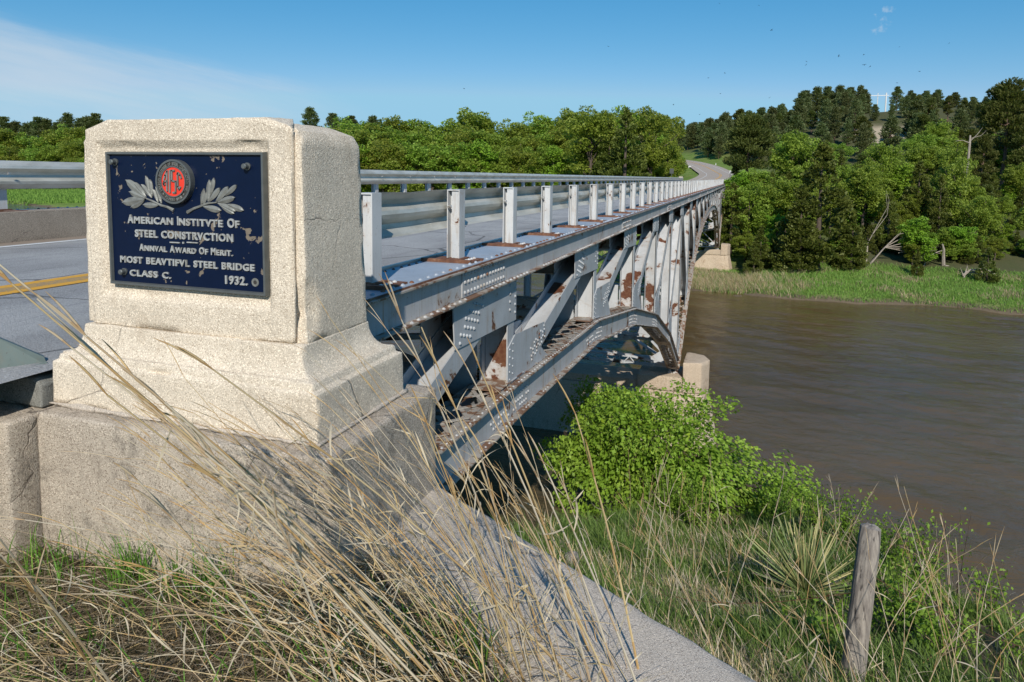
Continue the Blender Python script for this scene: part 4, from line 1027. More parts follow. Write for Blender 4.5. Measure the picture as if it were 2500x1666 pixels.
def broad(seed, spread=3.3, low=1.2, per=88, leaf=.24, m='oak', gap=.28):
    global RNG; RNG = np.random.default_rng(seed); cs = []; rs = []
    nl = 8
    lobes = [(RNG.uniform(-1, 1)*spread*.55, RNG.uniform(-1, 1)*spread*.55, RNG.uniform(low+1.4, 8.6), RNG.uniform(1.5, 2.3)) for _ in range(nl)]+[(0, 0, 8.2, 1.7), (0, 0, 5, 2.4)]
    for (x, y, z, r) in lobes:
        for _ in range(13):
            u = unit(1)[0]; q = np.array((x, y, z))+u*r*RNG.uniform(.55, 1.05)*np.array((1, 1, .8)); q[2] = min(max(q[2], low), 9.7)
            cs.append(q); rs.append(RNG.uniform(.42, .85))
    cs = np.array(cs); P = cloud(cs, rs, per*2.6, .8, .45)
    P = P[P[:, 2] > .5]; Lq = RNG.uniform(leaf*.7, leaf*1.25, len(P)); q = leafq(P, Lq, Lq*.75, 1.0)
    mb = MB(); limbs(mb, [c_ for c_ in cs[::7]], 0, 8.2, .22, (RNG.uniform(-.4, .4), RNG.uniform(-.4, .4)))
    return mb.mesh('trunk', M['bark'], smooth=True, fix=False), quads('crown', q, M[m])
def pine(seed, low=3.6, spread=2.2, n=56, per=420, m='pine', nw=.12, nl=.42, rsc=1.):
    global RNG; RNG = np.random.default_rng(seed); cs = []; rs = []; tips = []
    for i in range(n):
        z = low+(9.6-low)*(i/n)**.85+RNG.uniform(-.2, .2); f = min(1, max(0, (z-low)/(10-low))); rr = spread*(1-f**2.2)*(.45+.55*min(1, f*4+.35)); a = RNG.uniform(0, 2*pi); r = rr*RNG.uniform(.35, 1)
        cs.append((r*cos(a), r*sin(a), z)); rs.append(RNG.uniform(.45, .8)*rsc); tips.append(cs[-1])
    cs.append((0, 0, 9.6)); rs.append(.45); cs = np.array(cs)
    P = cloud(cs, rs, per, .55, .3); c0 = P*np.array((1, 1, 0)); ax = c0/(np.linalg.norm(c0, axis=1)[:, None]+1e-6)*.7+np.array((0, 0, .5))
    q = leafq(P, RNG.uniform(.6, 1, len(P))*nl, nw, .7, ax)
    mb = MB(); mb.tube([(.08*sin(z), .05*cos(2*z), z) for z in np.linspace(0, 9.6, 9)], list(np.linspace(.19, .03, 9)), 8)
    for tp in tips[::2]: mb.tube([(0, 0, tp[2]-.45), (tp[0]*.6, tp[1]*.6, tp[2]-.3), tp], [.05, .035, .015], 4, cap=False)
    for _ in range(7):
        z = RNG.uniform(min(1.8, low), low+.4); a = RNG.uniform(0, 6.28); L = RNG.uniform(.6, 1.5); mb.tube([(0, 0, z), (L*cos(a), L*sin(a), z+RNG.uniform(-.3, .2))], [.03, .008], 4, cap=False)
    return mb.mesh('trunk', M['pinebark'], smooth=True, fix=False), quads('crown', q, M[m])
def cedar(seed, spread=2.5, per=420):
    global RNG; RNG = np.random.default_rng(seed); cs = []; rs = []
    for i in range(120):
        z = .5+9.0*RNG.random()**1.15; rr = spread*(1-min(1, z/10.2)**1.35)*(1 if z > 1.2 else .9); a = RNG.uniform(0, 2*pi); r = rr*RNG.uniform(.6, 1.05); cs.append((r*cos(a), r*sin(a), z)); rs.append(RNG.uniform(.4, .72)*(1.05-z/16))
    for z in np.linspace(8.4, 9.8, 5): cs.append((0, 0, z)); rs.append(.32)
    P = cloud(np.array(cs), rs, per, .75, .4); c0 = P*np.array((1, 1, 0)); ax = c0/(np.linalg.norm(c0, axis=1)[:, None]+1e-6)*.5+np.array((0, 0, .5))
    q = leafq(P, RNG.uniform(.2, .38, len(P)), .15, .8, ax)
    mb = MB(); mb.tube([(0, 0, z) for z in np.linspace(0, 9, 6)], list(np.linspace(.22, .03, 6)), 7)
    return mb.mesh('trunk', M['bark'], smooth=True, fix=False), quads('crown', q, M['cedar'])
for i in range(5): MODELS['oak%d' % i] = broad(20+i, spread=[3.3, 3.6, 2.9, 3.4, 3.1][i], low=[1., .8, 1.4, 1., 1.8][i])
for i in range(2): MODELS['lime%d' % i] = broad(40+i, spread=2.7, low=1.2, m='lime', leaf=.3, per=60)
for i in range(3): MODELS['pine%d' % i] = pine(60+i, low=[3.4, 2.6, 4.6][i], spread=[2.0, 1.9, 2.6][i], rsc=[1, 1, 1.3][i])
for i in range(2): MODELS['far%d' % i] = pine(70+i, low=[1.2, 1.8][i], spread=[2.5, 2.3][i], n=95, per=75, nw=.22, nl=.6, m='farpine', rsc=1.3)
for i in range(2): MODELS['cedar%d' % i] = cedar(80+i, [2.6, 2.1][i])
RNG = np.random.default_rng(5)
def tree(x, y, h, kind, w=1., name='tree', label='', group=None, cat='tree', rz=None, z=None):
    z = float(Hh(x, y))-.1 if z is None else z
    r = empty(name, (x, y, z), label, cat, group); s = h/10; r.scale = (s*w, s*w, s); r.rotation_euler.z = random.uniform(0, 6.28) if rz is None else rz
    for nm, me_ in zip(('trunk', 'crown'), MODELS[kind]):
        o = bpy.data.objects.new(nm, me_); COL.objects.link(o); o.parent = r
    return r
def tpx(px_, ytop, Zc, kind, w=1., name='tree', label='', group=None, rz=None):
    q = ray(px_, ytop)*Zc; zb = float(Hh(q[0], q[1]))-.1; return tree(q[0], q[1], (q[2]-zb)*1.02, kind, w, name, label, group, rz=rz)
# left bank wood behind the far guardrail
ORD = ['first', 'second', 'third']+['%dth' % i_ for i_ in range(4, 21)]+['21st', '22nd', '23rd']+['%dth' % i_ for i_ in range(24, 31)]+['31st', '32nd', '33rd']+['%dth' % i_ for i_ in range(34, 51)]+['51st', '52nd', '53rd']+['%dth' % i_ for i_ in range(54, 61)]+['61st', '62nd', '63rd']+['%dth' % i_ for i_ in range(64, 71)]+['71st', '72nd', '73rd']+['%dth' % i_ for i_ in range(74, 81)]
def scr(v):
    w_ = np.array(tuple(v)); d_ = float(w_@CF); return PPX+F_PX*float(w_@CR)/d_, PPY-F_PX*float(w_@CU)/d_
def ordinals(objs, fmt):
    for i_, o_ in enumerate(sorted(objs, key=lambda q_: scr(q_.location)[0])): o_['label'] = fmt % ORD[min(i_, len(ORD)-1)]
ROWS = {}
prof = [(-60, 318), (0, 312), (60, 318), (110, 322), (150, 312), (200, 305), (400, 300), (700, 300), (870, 292), (930, 288), (1000, 275), (1060, 292), (1110, 280), (1165, 272), (1215, 300), (1260, 292), (1300, 285), (1350, 292), (1400, 272), (1450, 266), (1500, 262), (1550, 256), (1590, 262), (1620, 290), (1650, 325)]
pxs, pys = zip(*prof)
LG = 'broadleaf trees in the wood across the river, left of the bridge'
lab_l = ['rounded light green broadleaf tree in the wood behind the far guardrail', 'mid green broadleaf tree in the wood behind the far guardrail', 'dark green bushy tree in the wood behind the far guardrail']
def near_rd(q, lim=8): return np.min(np.hypot(RPD[:, 0]-q[0], RPD[:, 1]-q[1])) < lim
for px_ in list(range(-70, 240, 34)):
    for (Z, dy) in ((330, 0), (300, 34), (285, 78)):
        x_ = px_+random.uniform(-14, 14); k = random.choice([0, 1, 2, 3, 4]); ROWS.setdefault(('e', Z), []).append(tpx(x_, np.interp(x_, pxs, pys)+dy+random.uniform(-5, 9), Z, 'oak%d' % k, 1.25, 'broadleaf_tree', lab_l[k % 3]+', at the left edge' , LG+' edge'))
for px_ in list(range(850, 1650, 42)):
    for (Z, dy) in ((185, 0), (160, 26), (140, 62)):
        x_ = px_+random.uniform(-16, 16); q = ray(x_, 400)*Z
        if near_rd(q): continue
        k = random.choice([0, 1, 2, 3, 4]); kk = 'oak%d' % k if random.random() < .85 else 'lime%d' % (k % 2)
        ROWS.setdefault(('l', Z), []).append(tpx(x_, np.interp(x_, pxs, pys)+dy+random.uniform(-6, 12), Z, kk, 1.15, 'broadleaf_tree', lab_l[k % 3], LG))
tpx(1530, 268, 118, 'cedar0', 1.15, 'cedar_tree', 'dark conical cedar in front of the oaks where the far guardrail ends')
tpx(1490, 300, 122, 'cedar1', 1.2, 'cedar_tree', 'narrower dark cedar left of the conical cedar behind the far guardrail')
tpx(1440, 262, 124, 'oak1', 1.0, 'broadleaf_tree', 'tall spreading oak behind the far guardrail, left of the dark cedars')
tpx(1592, 258, 128, 'oak3', .95, 'broadleaf_tree', 'tall rounded oak at the right end of the left wood beside the curving road')
tpx(1632, 318, 136, 'oak0', .8, 'broadleaf_tree', 'low bright oak overhanging the curving road beyond the bridge')
# distant pines on the left ridge
for i, (px_, yt, s) in enumerate(((8, 284, 1), (38, 296, .8), (92, 285, 1.1), (112, 290, .9), (140, 298, .8), (163, 276, 1), (196, 288, .7), (214, 284, .8), (232, 276, .8), (757, 262, 1), (812, 276, .8), (845, 288, .7), (858, 282, .8), (912, 283, .8), (20, 300, .8), (66, 300, .8))):
    q = ray(px_, yt)*430; zb = float(Hh(q[0], q[1])); ROWS.setdefault(('sky', 0), []).append(tree(q[0], q[1], max(9, min(20, q[2]-zb)), 'far%d' % (i % 2), 1.35, 'pine_tree', 'small dark pine on the distant left skyline', 'lone pines on the left skyline', z=q[2]-max(9, min(20, q[2]-zb))))
# right bank, trees one can tell apart
R_ = [
 (2010, 350, 75, 'cedar0', 1.28, 'cedar_tree', 'largest dark green conical cedar standing at the edge of the grassy far bank'),
 (1960, 455, 74, 'cedar1', 1.25, 'cedar_tree', 'lower dark cedar merging with the left side of the largest cedar'),
 (2085, 520, 74.5, 'cedar1', 1.3, 'cedar_tree', 'short dark cedar at the right foot of the largest cedar'),
 (1832, 283, 97, 'pine2', 1.05, 'pine_tree', 'tall ponderosa pine with bare brown lower trunk right of the bridge end'),
 (1800, 380, 100, 'cedar1', 1.1, 'cedar_tree', 'dark cedar behind the tall pine near the bridge end'),
 (1885, 420, 92, 'cedar0', 1.0, 'cedar_tree', 'dark cedar just right of the tall pine trunk'),
 (1940, 308, 98, 'oak2', 1.0, 'broadleaf_tree', 'light green broadleaf tree rising between the tall pine and the largest cedar'),
 (1990, 330, 94, 'oak0', .95, 'broadleaf_tree', 'grey green leafy tree behind the top of the largest cedar'),
 (1868, 575, 80, 'lime0', 1.5, 'shrub', 'bright green shrub on the slope below the tall pine'),
 (1900, 520, 84, 'lime1', 1.0, 'shrub', 'light green sapling left of the largest cedar'),
 (1822, 570, 84, 'oak3', 1.5, 'shrub', 'brownish green scrub on the bank beside the farther pier'),
 (2115, 400, 86, 'oak4', 1.0, 'broadleaf_tree', 'mid green broadleaf tree right of the largest cedar'),
 (2170, 345, 96, 'oak1', .9, 'broadleaf_tree', 'broad crowned tree above the centre of the right wood, below the sandy patch'),
 (2175, 470, 82, 'cedar1', 1.1, 'cedar_tree', 'dark cedar behind the fallen white branches'),
 (2248, 395, 88, 'cedar0', 1.12, 'cedar_tree', 'wide dark cedar behind the brightest small tree'),
 (2300, 430, 84, 'cedar1', 1.0, 'cedar_tree', 'dark cedar behind the broken white stump'),
 (2243, 528, 76, 'lime0', 1.25, 'broadleaf_tree', 'brightest yellow green small tree in front of the dark cedars'),
 (2325, 345, 96, 'oak3', .9, 'broadleaf_tree', 'leafy tree with a dead white branch beside its crown'),
 (2352, 372, 86, 'oak0', .85, 'broadleaf_tree', 'pale silvery green cottonwood crown right of the wide cedar'),
 (2345, 545, 76, 'lime1', 1.05, 'broadleaf_tree', 'fresh green small tree just right of the broken white stump'),
 (2405, 470, 80, 'oak2', 1.0, 'broadleaf_tree', 'light green broadleaf tree above the driftwood pile'),
 (2462, 545, 79, 'lime0', 1.0, 'broadleaf_tree', 'leafy green tree near the right edge above the dark little cedar'),
 (2520, 495, 80, 'oak4', 1.0, 'broadleaf_tree', 'broadleaf tree cut by the right edge of the photo above the grass'),
 (2242, 610, 72.5, 'cedar1', 1.1, 'shrub', 'small round blue green cedar beside the fallen branches'),
 (2415, 606, 69, 'cedar0', 1.2, 'shrub', 'small dark cedar behind the driftwood pile'),
 (2466, 204, 108, 'pine2', .95, 'pine_tree', 'tallest ponderosa pine with bare grey trunk near the right edge'),
 (2405, 330, 104, 'pine1', 1.0, 'pine_tree', 'thin crowned dark pine left of the tallest right pine'),
 (2510, 300, 104, 'pine0', 1.1, 'pine_tree', 'dark pine cut by the right edge behind the tallest pine'),
]
for a in R_: tpx(a[0], a[1], a[2]-(4 if a[2] < 90 else 0), a[3], a[4], a[5], a[6])
G_r = 'trees filling the wood on the right bank'
for px_ in range(1690, 2560, 46):
    for (Z, yb) in ((112, 385), (128, 352), (148, 335)):
        x_ = px_+random.uniform(-18, 18); q = ray(x_, 400)*Z
        if near_rd(q, 13) or (2085 < x_ < 2235 and yb < 380): continue
        yb2 = yb+(-25 if x_ > 2250 else 0)+(40 if x_ < 1790 else 0)
        k = random.choice(['oak0', 'oak1', 'oak2', 'oak4', 'pine0', 'pine1', 'cedar0'])
        nm = {'o': 'broadleaf_tree', 'p': 'pine_tree', 'c': 'cedar_tree'}[k[0]]
        lb = {'o': 'green broadleaf tree packed in the middle of the right wood', 'p': 'dark pine packed in the middle of the right wood', 'c': 'dark cedar packed in the middle of the right wood'}[k[0]]
        ROWS.setdefault(('r'+k[0], Z), []).append(tpx(x_, yb2+random.uniform(-14, 16), Z, k, 1.15, nm, lb, G_r))
for x_, yt, Z in ((1700, 470, 101), (1722, 455, 104), (1752, 500, 96), (1850, 640, 76), (1700, 500, 99), (2140, 600, 76), (2180, 560, 79), (1920, 600, 77), (2290, 560, 80), (2390, 590, 77), (2470, 620, 75), (2510, 600, 76), (1780, 450, 103), (1745, 520, 93), (1725, 560, 90)):
    ROWS.setdefault(('ug', 0), []).append(tpx(x_, yt, Z, random.choice(['oak0', 'oak4', 'oak2', 'cedar1']), 1.5, 'shrub', 'low dark undergrowth shrub at the foot of the right wood', 'undergrowth shrubs'))
for x_ in range(1840, 2560, 19):
    Z = random.uniform(71, 80); xx = x_+random.uniform(-9, 9)
    if 2090 < xx < 2200 and Z < 76: Z = 78
    yt = random.uniform(548, 600)
    ROWS.setdefault(('ug', 0), []).append(tpx(xx, yt, Z, random.choice(['oak0', 'oak4', 'oak2', 'cedar1', 'cedar0', 'oak1']), 1.35, 'shrub', '', 'undergrowth shrubs'))
for x_ in range(2330, 2600, 16):
    ROWS.setdefault(('ug', 0), []).append(tpx(x_+random.uniform(-6, 6), random.uniform(560, 610), random.uniform(72, 78), random.choice(['oak0', 'oak4', 'oak2', 'lime1', 'oak1']), 1.6, 'shrub', '', 'undergrowth shrubs'))
for x_ in range(1800, 2560, 33):
    for Z, ya_ in ((84, 455), (94, 420)):
        xx = x_+random.uniform(-14, 14); k = random.choice(['oak0', 'oak1', 'cedar0', 'oak4', 'pine1', 'cedar1', 'oak3', 'lime0']); nm = {'o': 'broadleaf_tree', 'p': 'pine_tree', 'c': 'cedar_tree', 'l': 'broadleaf_tree'}[k[0]]
        ROWS.setdefault(('m'+nm, Z), []).append(tpx(xx, ya_+random.uniform(-25, 40), Z, k, 1.2, nm, '', 'trees of the lower slope in the right wood'))
for (x_, yt, Z) in ((1695, 490, 97), (1712, 505, 95), (1735, 540, 90), (1760, 560, 86), (1720, 590, 86), (1700, 560, 90), (1745, 600, 83), (1690, 600, 86)):
    ROWS.setdefault(('sc', 0), []).append(tpx(x_, yt, Z, random.choice(['oak0', 'oak4', 'oak2']), 1.9, 'shrub', '', 'scrub beside the bridge'))

# pines on the hill
cnt = 0; HG = 'ponderosa pines covering the hill'
while cnt < 290:
    px_ = random.uniform(1540, 2540); Z = random.uniform(150, 345); q = ray(px_, 400)*Z; x, y = float(q[0]), float(q[1]); z = float(Hh(x, y))
    py_ = PPY  # screen height of the base
    w_ = np.array((x, y, z)); dz_ = float(w_@CF); sy = PPY-F_PX*float(w_@CU)/dz_; sx_ = PPX+F_PX*float(w_@CR)/dz_
    if near_rd((x, y), 12) or sy > 400: continue
    if any(np.hypot(x-s_[0], y-s_[1]) < 5 for s_ in SAND[:5]): continue
    if 2085 < sx_ < 2230 and 325 < sy < 368: continue
    if 2125 < sx_ < 2180 and Z > 255: continue
    if random.random() > (Z/230) or (sx_ < 2080 and random.random() < .25): continue
    ht_ = random.uniform(6.0, 12.5); sk_ = np.interp(sx_, [1540, 1600, 1700, 1760, 1850, 1900, 1950, 1980, 2110, 2130, 2180, 2230, 2300, 2360, 2420, 2540], [288, 295, 300, 284, 268, 258, 238, 222, 222, 262, 262, 232, 236, 244, 250, 240])
    ht_ = min(ht_, (sy-sk_-random.uniform(-12, 5))*dz_/F_PX)
    if ht_ < 5: continue
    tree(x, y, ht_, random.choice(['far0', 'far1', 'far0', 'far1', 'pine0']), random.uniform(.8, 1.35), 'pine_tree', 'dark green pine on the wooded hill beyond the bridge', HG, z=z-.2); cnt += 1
# taller individual pines of the hill crest
for i, (px_, yt, Z, w) in enumerate(((1968, 222, 262, 1.2), (1995, 214, 262, 1.2), (2022, 212, 265, 1.1), (2052, 210, 262, 1.2), (2078, 214, 260, 1.1), (2103, 210, 262, .9), (2192, 212, 240, 1.15), (2225, 222, 246, 1.2), (2262, 222, 242, 1.5), (2290, 220, 246, 1.4), (2333, 226, 240, 1.5), (2378, 242, 246, 1.3), (2408, 236, 240, 1.2), (2438, 230, 250, 1.3))):
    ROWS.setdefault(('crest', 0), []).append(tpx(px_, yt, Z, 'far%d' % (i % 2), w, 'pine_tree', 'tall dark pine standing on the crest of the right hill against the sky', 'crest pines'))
for (kk_, Z), L_ in ROWS.items():
    far_ = {330: 'back', 300: 'middle', 285: 'front', 185: 'back', 160: 'middle', 140: 'front', 112: 'front', 128: 'middle', 148: 'back', 84: 'lower', 94: 'upper'}.get(Z, '')
    fm = {'e': '%s tree from the left in the '+far_+' row of the wood left of the pillar', 'l': '%s tree from the left in the '+far_+' row of the wood behind the far guardrail',
          'ro': '%s green broadleaf tree from the left in the '+far_+' row of the right wood', 'rp': '%s dark pine from the left in the '+far_+' row of the right wood', 'rc': '%s dark cedar from the left in the '+far_+' row of the right wood',
          'sky': '%s small dark pine from the left on the distant left skyline', 'crest': '%s pine from the left on the crest of the right hill against the sky', 'ug': '%s low shrub from the left at the foot of the right wood',
          'sc': '%s scrub bush from the left on the slope below the far bridge end', 'mbroadleaf_tree': '%s broadleaf tree from the left on the '+far_+' slope of the right wood', 'mpine_tree': '%s pine from the left on the '+far_+' slope of the right wood', 'mcedar_tree': '%s cedar from the left on the '+far_+' slope of the right wood'}[kk_]
    ordinals(L_, fm)
# ================================================================ near bush by the nearer pier
def shrub(name, c_, rad, n_cl, per, leaf, label, cat, seed, m='bush', bend=(0, 0, 0), tint=((.8, 1.1),), base=None, lobes=None):
    global RNG; RNG = np.random.default_rng(seed); c_ = np.array(c_, float); cs = []; rs = []
    while len(cs) < n_cl:
        u = unit(1)[0]
        if u[2] < -.65: continue
        lb = lobes[RNG.integers(len(lobes))] if lobes else (0, 0, 0, 1)
        q = np.array(lb[:3])*rad+u*rad*lb[3]*RNG.uniform(.5, 1.0); cs.append(q); rs.append(RNG.uniform(.17, .38))
    cs = np.array(cs); P = cloud(cs, rs, per, .75, .25)
    n = len(P); out = P-cs.mean(0)*0; ax = out/(np.linalg.norm(out, axis=1)[:, None])*.6+np.array((.25, .1, -.55))
    L = RNG.uniform(leaf*.6, leaf*1.3, n); q = leafq(P, L, L*.62, .5, ax)
    tt = RNG.uniform(.68, 1.12, n)[:, None]*np.ones((1, 3)); yel = RNG.random(n) < .06; tt[yel] *= np.array((1.25, 1.05, .9))
    gz = base if base is not None else c_[2]-rad[2]
    r = empty(name, (c_[0], c_[1], gz), label, cat)
    q = q+np.array((0, 0, c_[2]-gz))
    o = link('foliage', quads('foliage', q, M[m], tt), r, loc=(0, 0, 0))
    mb = MB()
    for i in range(0, len(cs), 3):
        tp = cs[i]+np.array((0, 0, c_[2]-gz)); b_ = np.array((RNG.normal()*.12, RNG.normal()*.12, 0)); mid = b_*.5+tp*.5+np.array((0, 0, .25))+RNG.normal(size=3)*.1
        mb.tube([b_, b_*.6+mid*.4+RNG.normal(size=3)*.05, mid, tp], [.045, .03, .018, .006], 5, cap=False)
    link('branches', mb.mesh('branches', M['bark'], smooth=True, fix=False), r, loc=(0, 0, 0)); return r
bc = ray(1632, 1140)*13.0
shrub('maple_bush', bc, np.array((2.25, 1.9, 1.5)), 380, 1150, .085, 'large bright yellow green maple bush on the bank in front of the nearer pier', 'bush', 3, base=float(Hh(bc[0], bc[1])), lobes=[(0, 0, 0, .8), (-.45, .1, .05, .6), (.5, 0, -.12, .62), (.05, .2, .42, .55), (-.2, 0, .3, .6), (.75, -.1, -.45, .42), (-.75, 0, -.15, .4), (.3, -.2, -.4, .6), (-.3, -.2, -.5, .6)])
bc = ray(1925, 1225)*11.6
shrub('maple_bush', bc, np.array((.42, .4, .55)), 20, 800, .07, 'drooping green bush branch right of the large bush above the water', 'bush', 4, base=float(Hh(bc[0], bc[1])))
bc = ray(1480, 1010)*16.5
shrub('maple_bush', bc, np.array((.9, .6, .8)), 60, 900, .085, 'dark green bush in the shade against the pier wall', 'bush', 6, base=float(Hh(bc[0], bc[1])))
bc = ray(1120, 945)*6.6
q = atX(1115, 945, -3.0)
shrub('weed', q, np.array((.16, .14, .13)), 12, 900, .05, 'small green weed growing on the lower steelwork', 'weed', 8, base=float(q[2]-.1))
# ================================================================ grass
def blades(P, h, w, lean, col, curve=.5, segs=3):
    n = len(P); h = np.asarray(h).reshape(-1, 1); w = np.asarray(w).reshape(-1, 1)
    a = RNG.uniform(0, 2*pi, n); sd = np.stack([np.cos(a), np.sin(a), 0*a], 1)*w/2
    rows = []
    for i in range(segs+1):
        t = i/segs; c_ = P+np.array((0, 0, 1.))*h*(t-.28*curve*t*t)+lean*h*(t**1.7); ww = (1-t**1.6)*(1 if i < segs else .05); rows.append((c_-sd*ww, c_+sd*ww))
    Q = np.stack([np.stack([rows[i][0], rows[i][1], rows[i+1][1], rows[i+1][0]], 1) for i in range(segs)], 1).reshape(-1, 4, 3)
    return Q, np.repeat(col, segs, 0)
def colmix(n, cols, p, var=.25):
    k = RNG.choice(len(cols), n, p=p); return np.array(cols)[k]*RNG.uniform(1-var, 1+var, (n, 1))
GREEN = (.14, .205, .045); DGREEN = (.08, .135, .028); STRAW = (.58, .43, .22); PALE = (.62, .52, .37); GREY = (.28, .22, .15); OR = (.58, .38, .16)
RNG = np.random.default_rng(11)
def near_pts(n, a0, a1, r0, r1, pw=1.):
    out = []
    while sum(map(len, out)) < n:
        r = r0*(r1/r0)**(RNG.random(n)**pw); a = np.radians(RNG.uniform(a0, a1, n)); x, y = r*np.sin(a), r*np.cos(a)
        sdw = (x+1.5)*.507+(y-3.26)*.862; ok = (sdw > .02) & (y < shore_near(x)-.3) & (x > -1.6)
        ok &= ~((np.abs(x) < .0) & (y < 0))
        pt = np.stack([x, y, Hh(x, y)], 1)[ok]; out.append(pt)
    return np.concatenate(out)[:n]
P = near_pts(100000, -25, 46, 2.2, 24); n = len(P); r = np.hypot(P[:, 0], P[:, 1])
patch = vn(P[:, 0], P[:, 1], 1.6, 2)
col = np.where((patch+RNG.normal(size=n)*.45+np.where(r < 5, .12, -.15) > .52)[:, None], colmix(n, [STRAW, PALE, GREY], [.3, .3, .4]), colmix(n, [GREEN, DGREEN, (.12, .19, .03)], [.5, .3, .2]))
sc_ = next(ray(2400, 1600)*z_ for z_ in np.arange(2, 14, .05) if (ray(2400, 1600)*z_)[2] < Hh(*(ray(2400, 1600)*z_)[:2])); sd_ = np.hypot(P[:, 0]-sc_[0], P[:, 1]-sc_[1]); soilz = (sd_ < 1.0+.35*vn(P[:, 0], P[:, 1], 4)) | (P[:, 0] > 2.2) & (vn(P[:, 0], P[:, 1], 1.1, 5)+.25*(P[:, 0]-3.5) > .25) & (r < 9); keep = ~soilz | (RNG.random(n) < .12)
lean = np.stack([RNG.normal(-.25, .35, n), RNG.normal(-.05, .35, n), 0*r], 1)
Q, C_ = blades(P[keep], (RNG.uniform(.07, .26, n)*np.clip(.75+r*.03, .8, 1.4))[keep], (.0035+.0011*r)[keep], lean[keep], col[keep])
tag(link('bank_grass', quads('bank_grass', Q, M['blade'], C_)), 'mixed green and dry grass covering the near river bank', 'grass', kind='stuff')
# far bank grass
n = 60000; x = RNG.uniform(-25, 45, n); s_ = RNG.uniform(.15, 14, n); y = shore_far(x)+s_; P = np.stack([x, y, Hh(x, y)], 1)
pt = vn(x, y, .55, 4)+.3*vn(x, y, 2, 1)+.3*np.exp(-s_*1.2)
col = np.where((pt+RNG.normal(size=n)*.35-.2*np.exp(-s_)+np.where(x < 0, .35, 0) > .55)[:, None], colmix(n, [(.42, .33, .2), (.3, .24, .15)], [.6, .4]), colmix(n, [(.15, .28, .045), (.20, .33, .06), (.09, .18, .03)], [.5, .3, .2]))
lean = np.stack([RNG.normal(-.1, .4, n), RNG.normal(0, .3, n), 0*x], 1)
Q, C_ = blades(P, RNG.uniform(.15, .45, n)*(1+.4*pt), .05, lean, col, segs=2)
n2 = 9000; x = RNG.uniform(-10, 6, n2); s_ = RNG.uniform(.1, 8, n2); y = shore_far(x)+s_; P = np.stack([x, y, Hh(x, y)], 1); ok = RNG.random(n2) < np.exp(-((x+1)/4.5)**2); P = P[ok]
Q2, C2 = blades(P, RNG.uniform(.4, 1.1, len(P)), .035, np.stack([RNG.normal(-.2, .4, len(P)), RNG.normal(0, .3, len(P)), np.zeros(len(P))], 1), colmix(len(P), [(.50, .40, .25), (.42, .30, .16), (.13, .22, .05)], [.5, .25, .25]), segs=2)
tag(link('far_bank_grass', quads('far_bank_grass', np.concatenate([Q, Q2]), M['blade'], np.concatenate([C_, C2]))), 'bright green grass strip along the far bank of the river', 'grass', kind='stuff')
n = 16000; px_ = RNG.uniform(-60, 330, n); Z = RNG.uniform(200, 290, n); P = np.array([ray(a, 470)*b_ for a, b_ in zip(px_, Z)]); P[:, 2] = Hh(P[:, 0], P[:, 1])
Q, C_ = blades(P, RNG.uniform(.5, 1.2, n), .3, np.zeros((n, 3)), colmix(n, [(.16, .28, .045), (.20, .33, .06), (.10, .2, .03)], [.5, .3, .2]), segs=2)
tag(link('meadow_grass', quads('meadow_grass', Q, M['blade'], C_)), 'light green meadow across the river seen under the far rail', 'grass', kind='stuff')
# foreground left: litter of fallen stems and green tufts
n = 15000; 
x = RNG.uniform(-4.6, .9, n); y = RNG.uniform(1.0, 2.9, n)
sdw = (x+1.5)*.507+(y-3.26)*.862
covered = sdw < -WD+.12+.20*vn(x, y, 3.1)+np.where(x > -.6, .0, 0)
front = np.where(x < -3.08, y < 2.10, np.where(x < -1.48, y < 2.23, True))
ok = covered & front & (np.hypot(x, y) > 1.2); x, y = x[ok], y[ok]; n = len(x)
def stems(x, y, z, L, w, az, el, bend, col, segs=5):
    n = len(x); a = az; d = np.stack([np.cos(a)*np.cos(el), np.sin(a)*np.cos(el), np.sin(el)], 1); s_ = np.stack([-np.sin(a), np.cos(a), 0*a], 1); P0_ = np.stack([x, y, z], 1); w = np.asarray(w).reshape(-1, 1)*np.ones((n, 1)); rows = []
    tw = RNG.uniform(0, pi, n)[:, None]; up = np.cross(d, s_)
    wdv = s_*np.cos(tw)+up*np.sin(tw)
    for i in range(segs+1):
        t = i/segs; c_ = P0_+d*(L*t)[:, None]+s_*(bend*L*(t*t))[:, None]-np.array((0, 0, 1.))*(np.abs(bend)*.3*L*t*t)[:, None]; rows.append((c_-wdv*w/2*(1.05-t*.75), c_+wdv*w/2*(1.05-t*.75)))
    Q = np.stack([np.stack([rows[i][0], rows[i][1], rows[i+1][1], rows[i+1][0]], 1) for i in range(segs)], 1).reshape(-1, 4, 3); return Q, np.repeat(col, segs, 0)
z = Hh(x, y)+RNG.uniform(0, .07, n)
Q, C_ = stems(x, y, z, RNG.uniform(.1, .5, n), RNG.uniform(.0015, .004, n), RNG.uniform(0, 2*pi, n), RNG.uniform(-.05, .28, n), RNG.normal(0, .3, n), colmix(n, [GREY, (.19, .135, .085), PALE, STRAW], [.30, .46, .10, .14]))
tag(link('grass_litter', quads('grass_litter', Q, M['blade'], C_)), 'mat of fallen grey brown dead stems at the foot of the pillar block', 'litter', kind='stuff')
xs_, ys_ = [], []
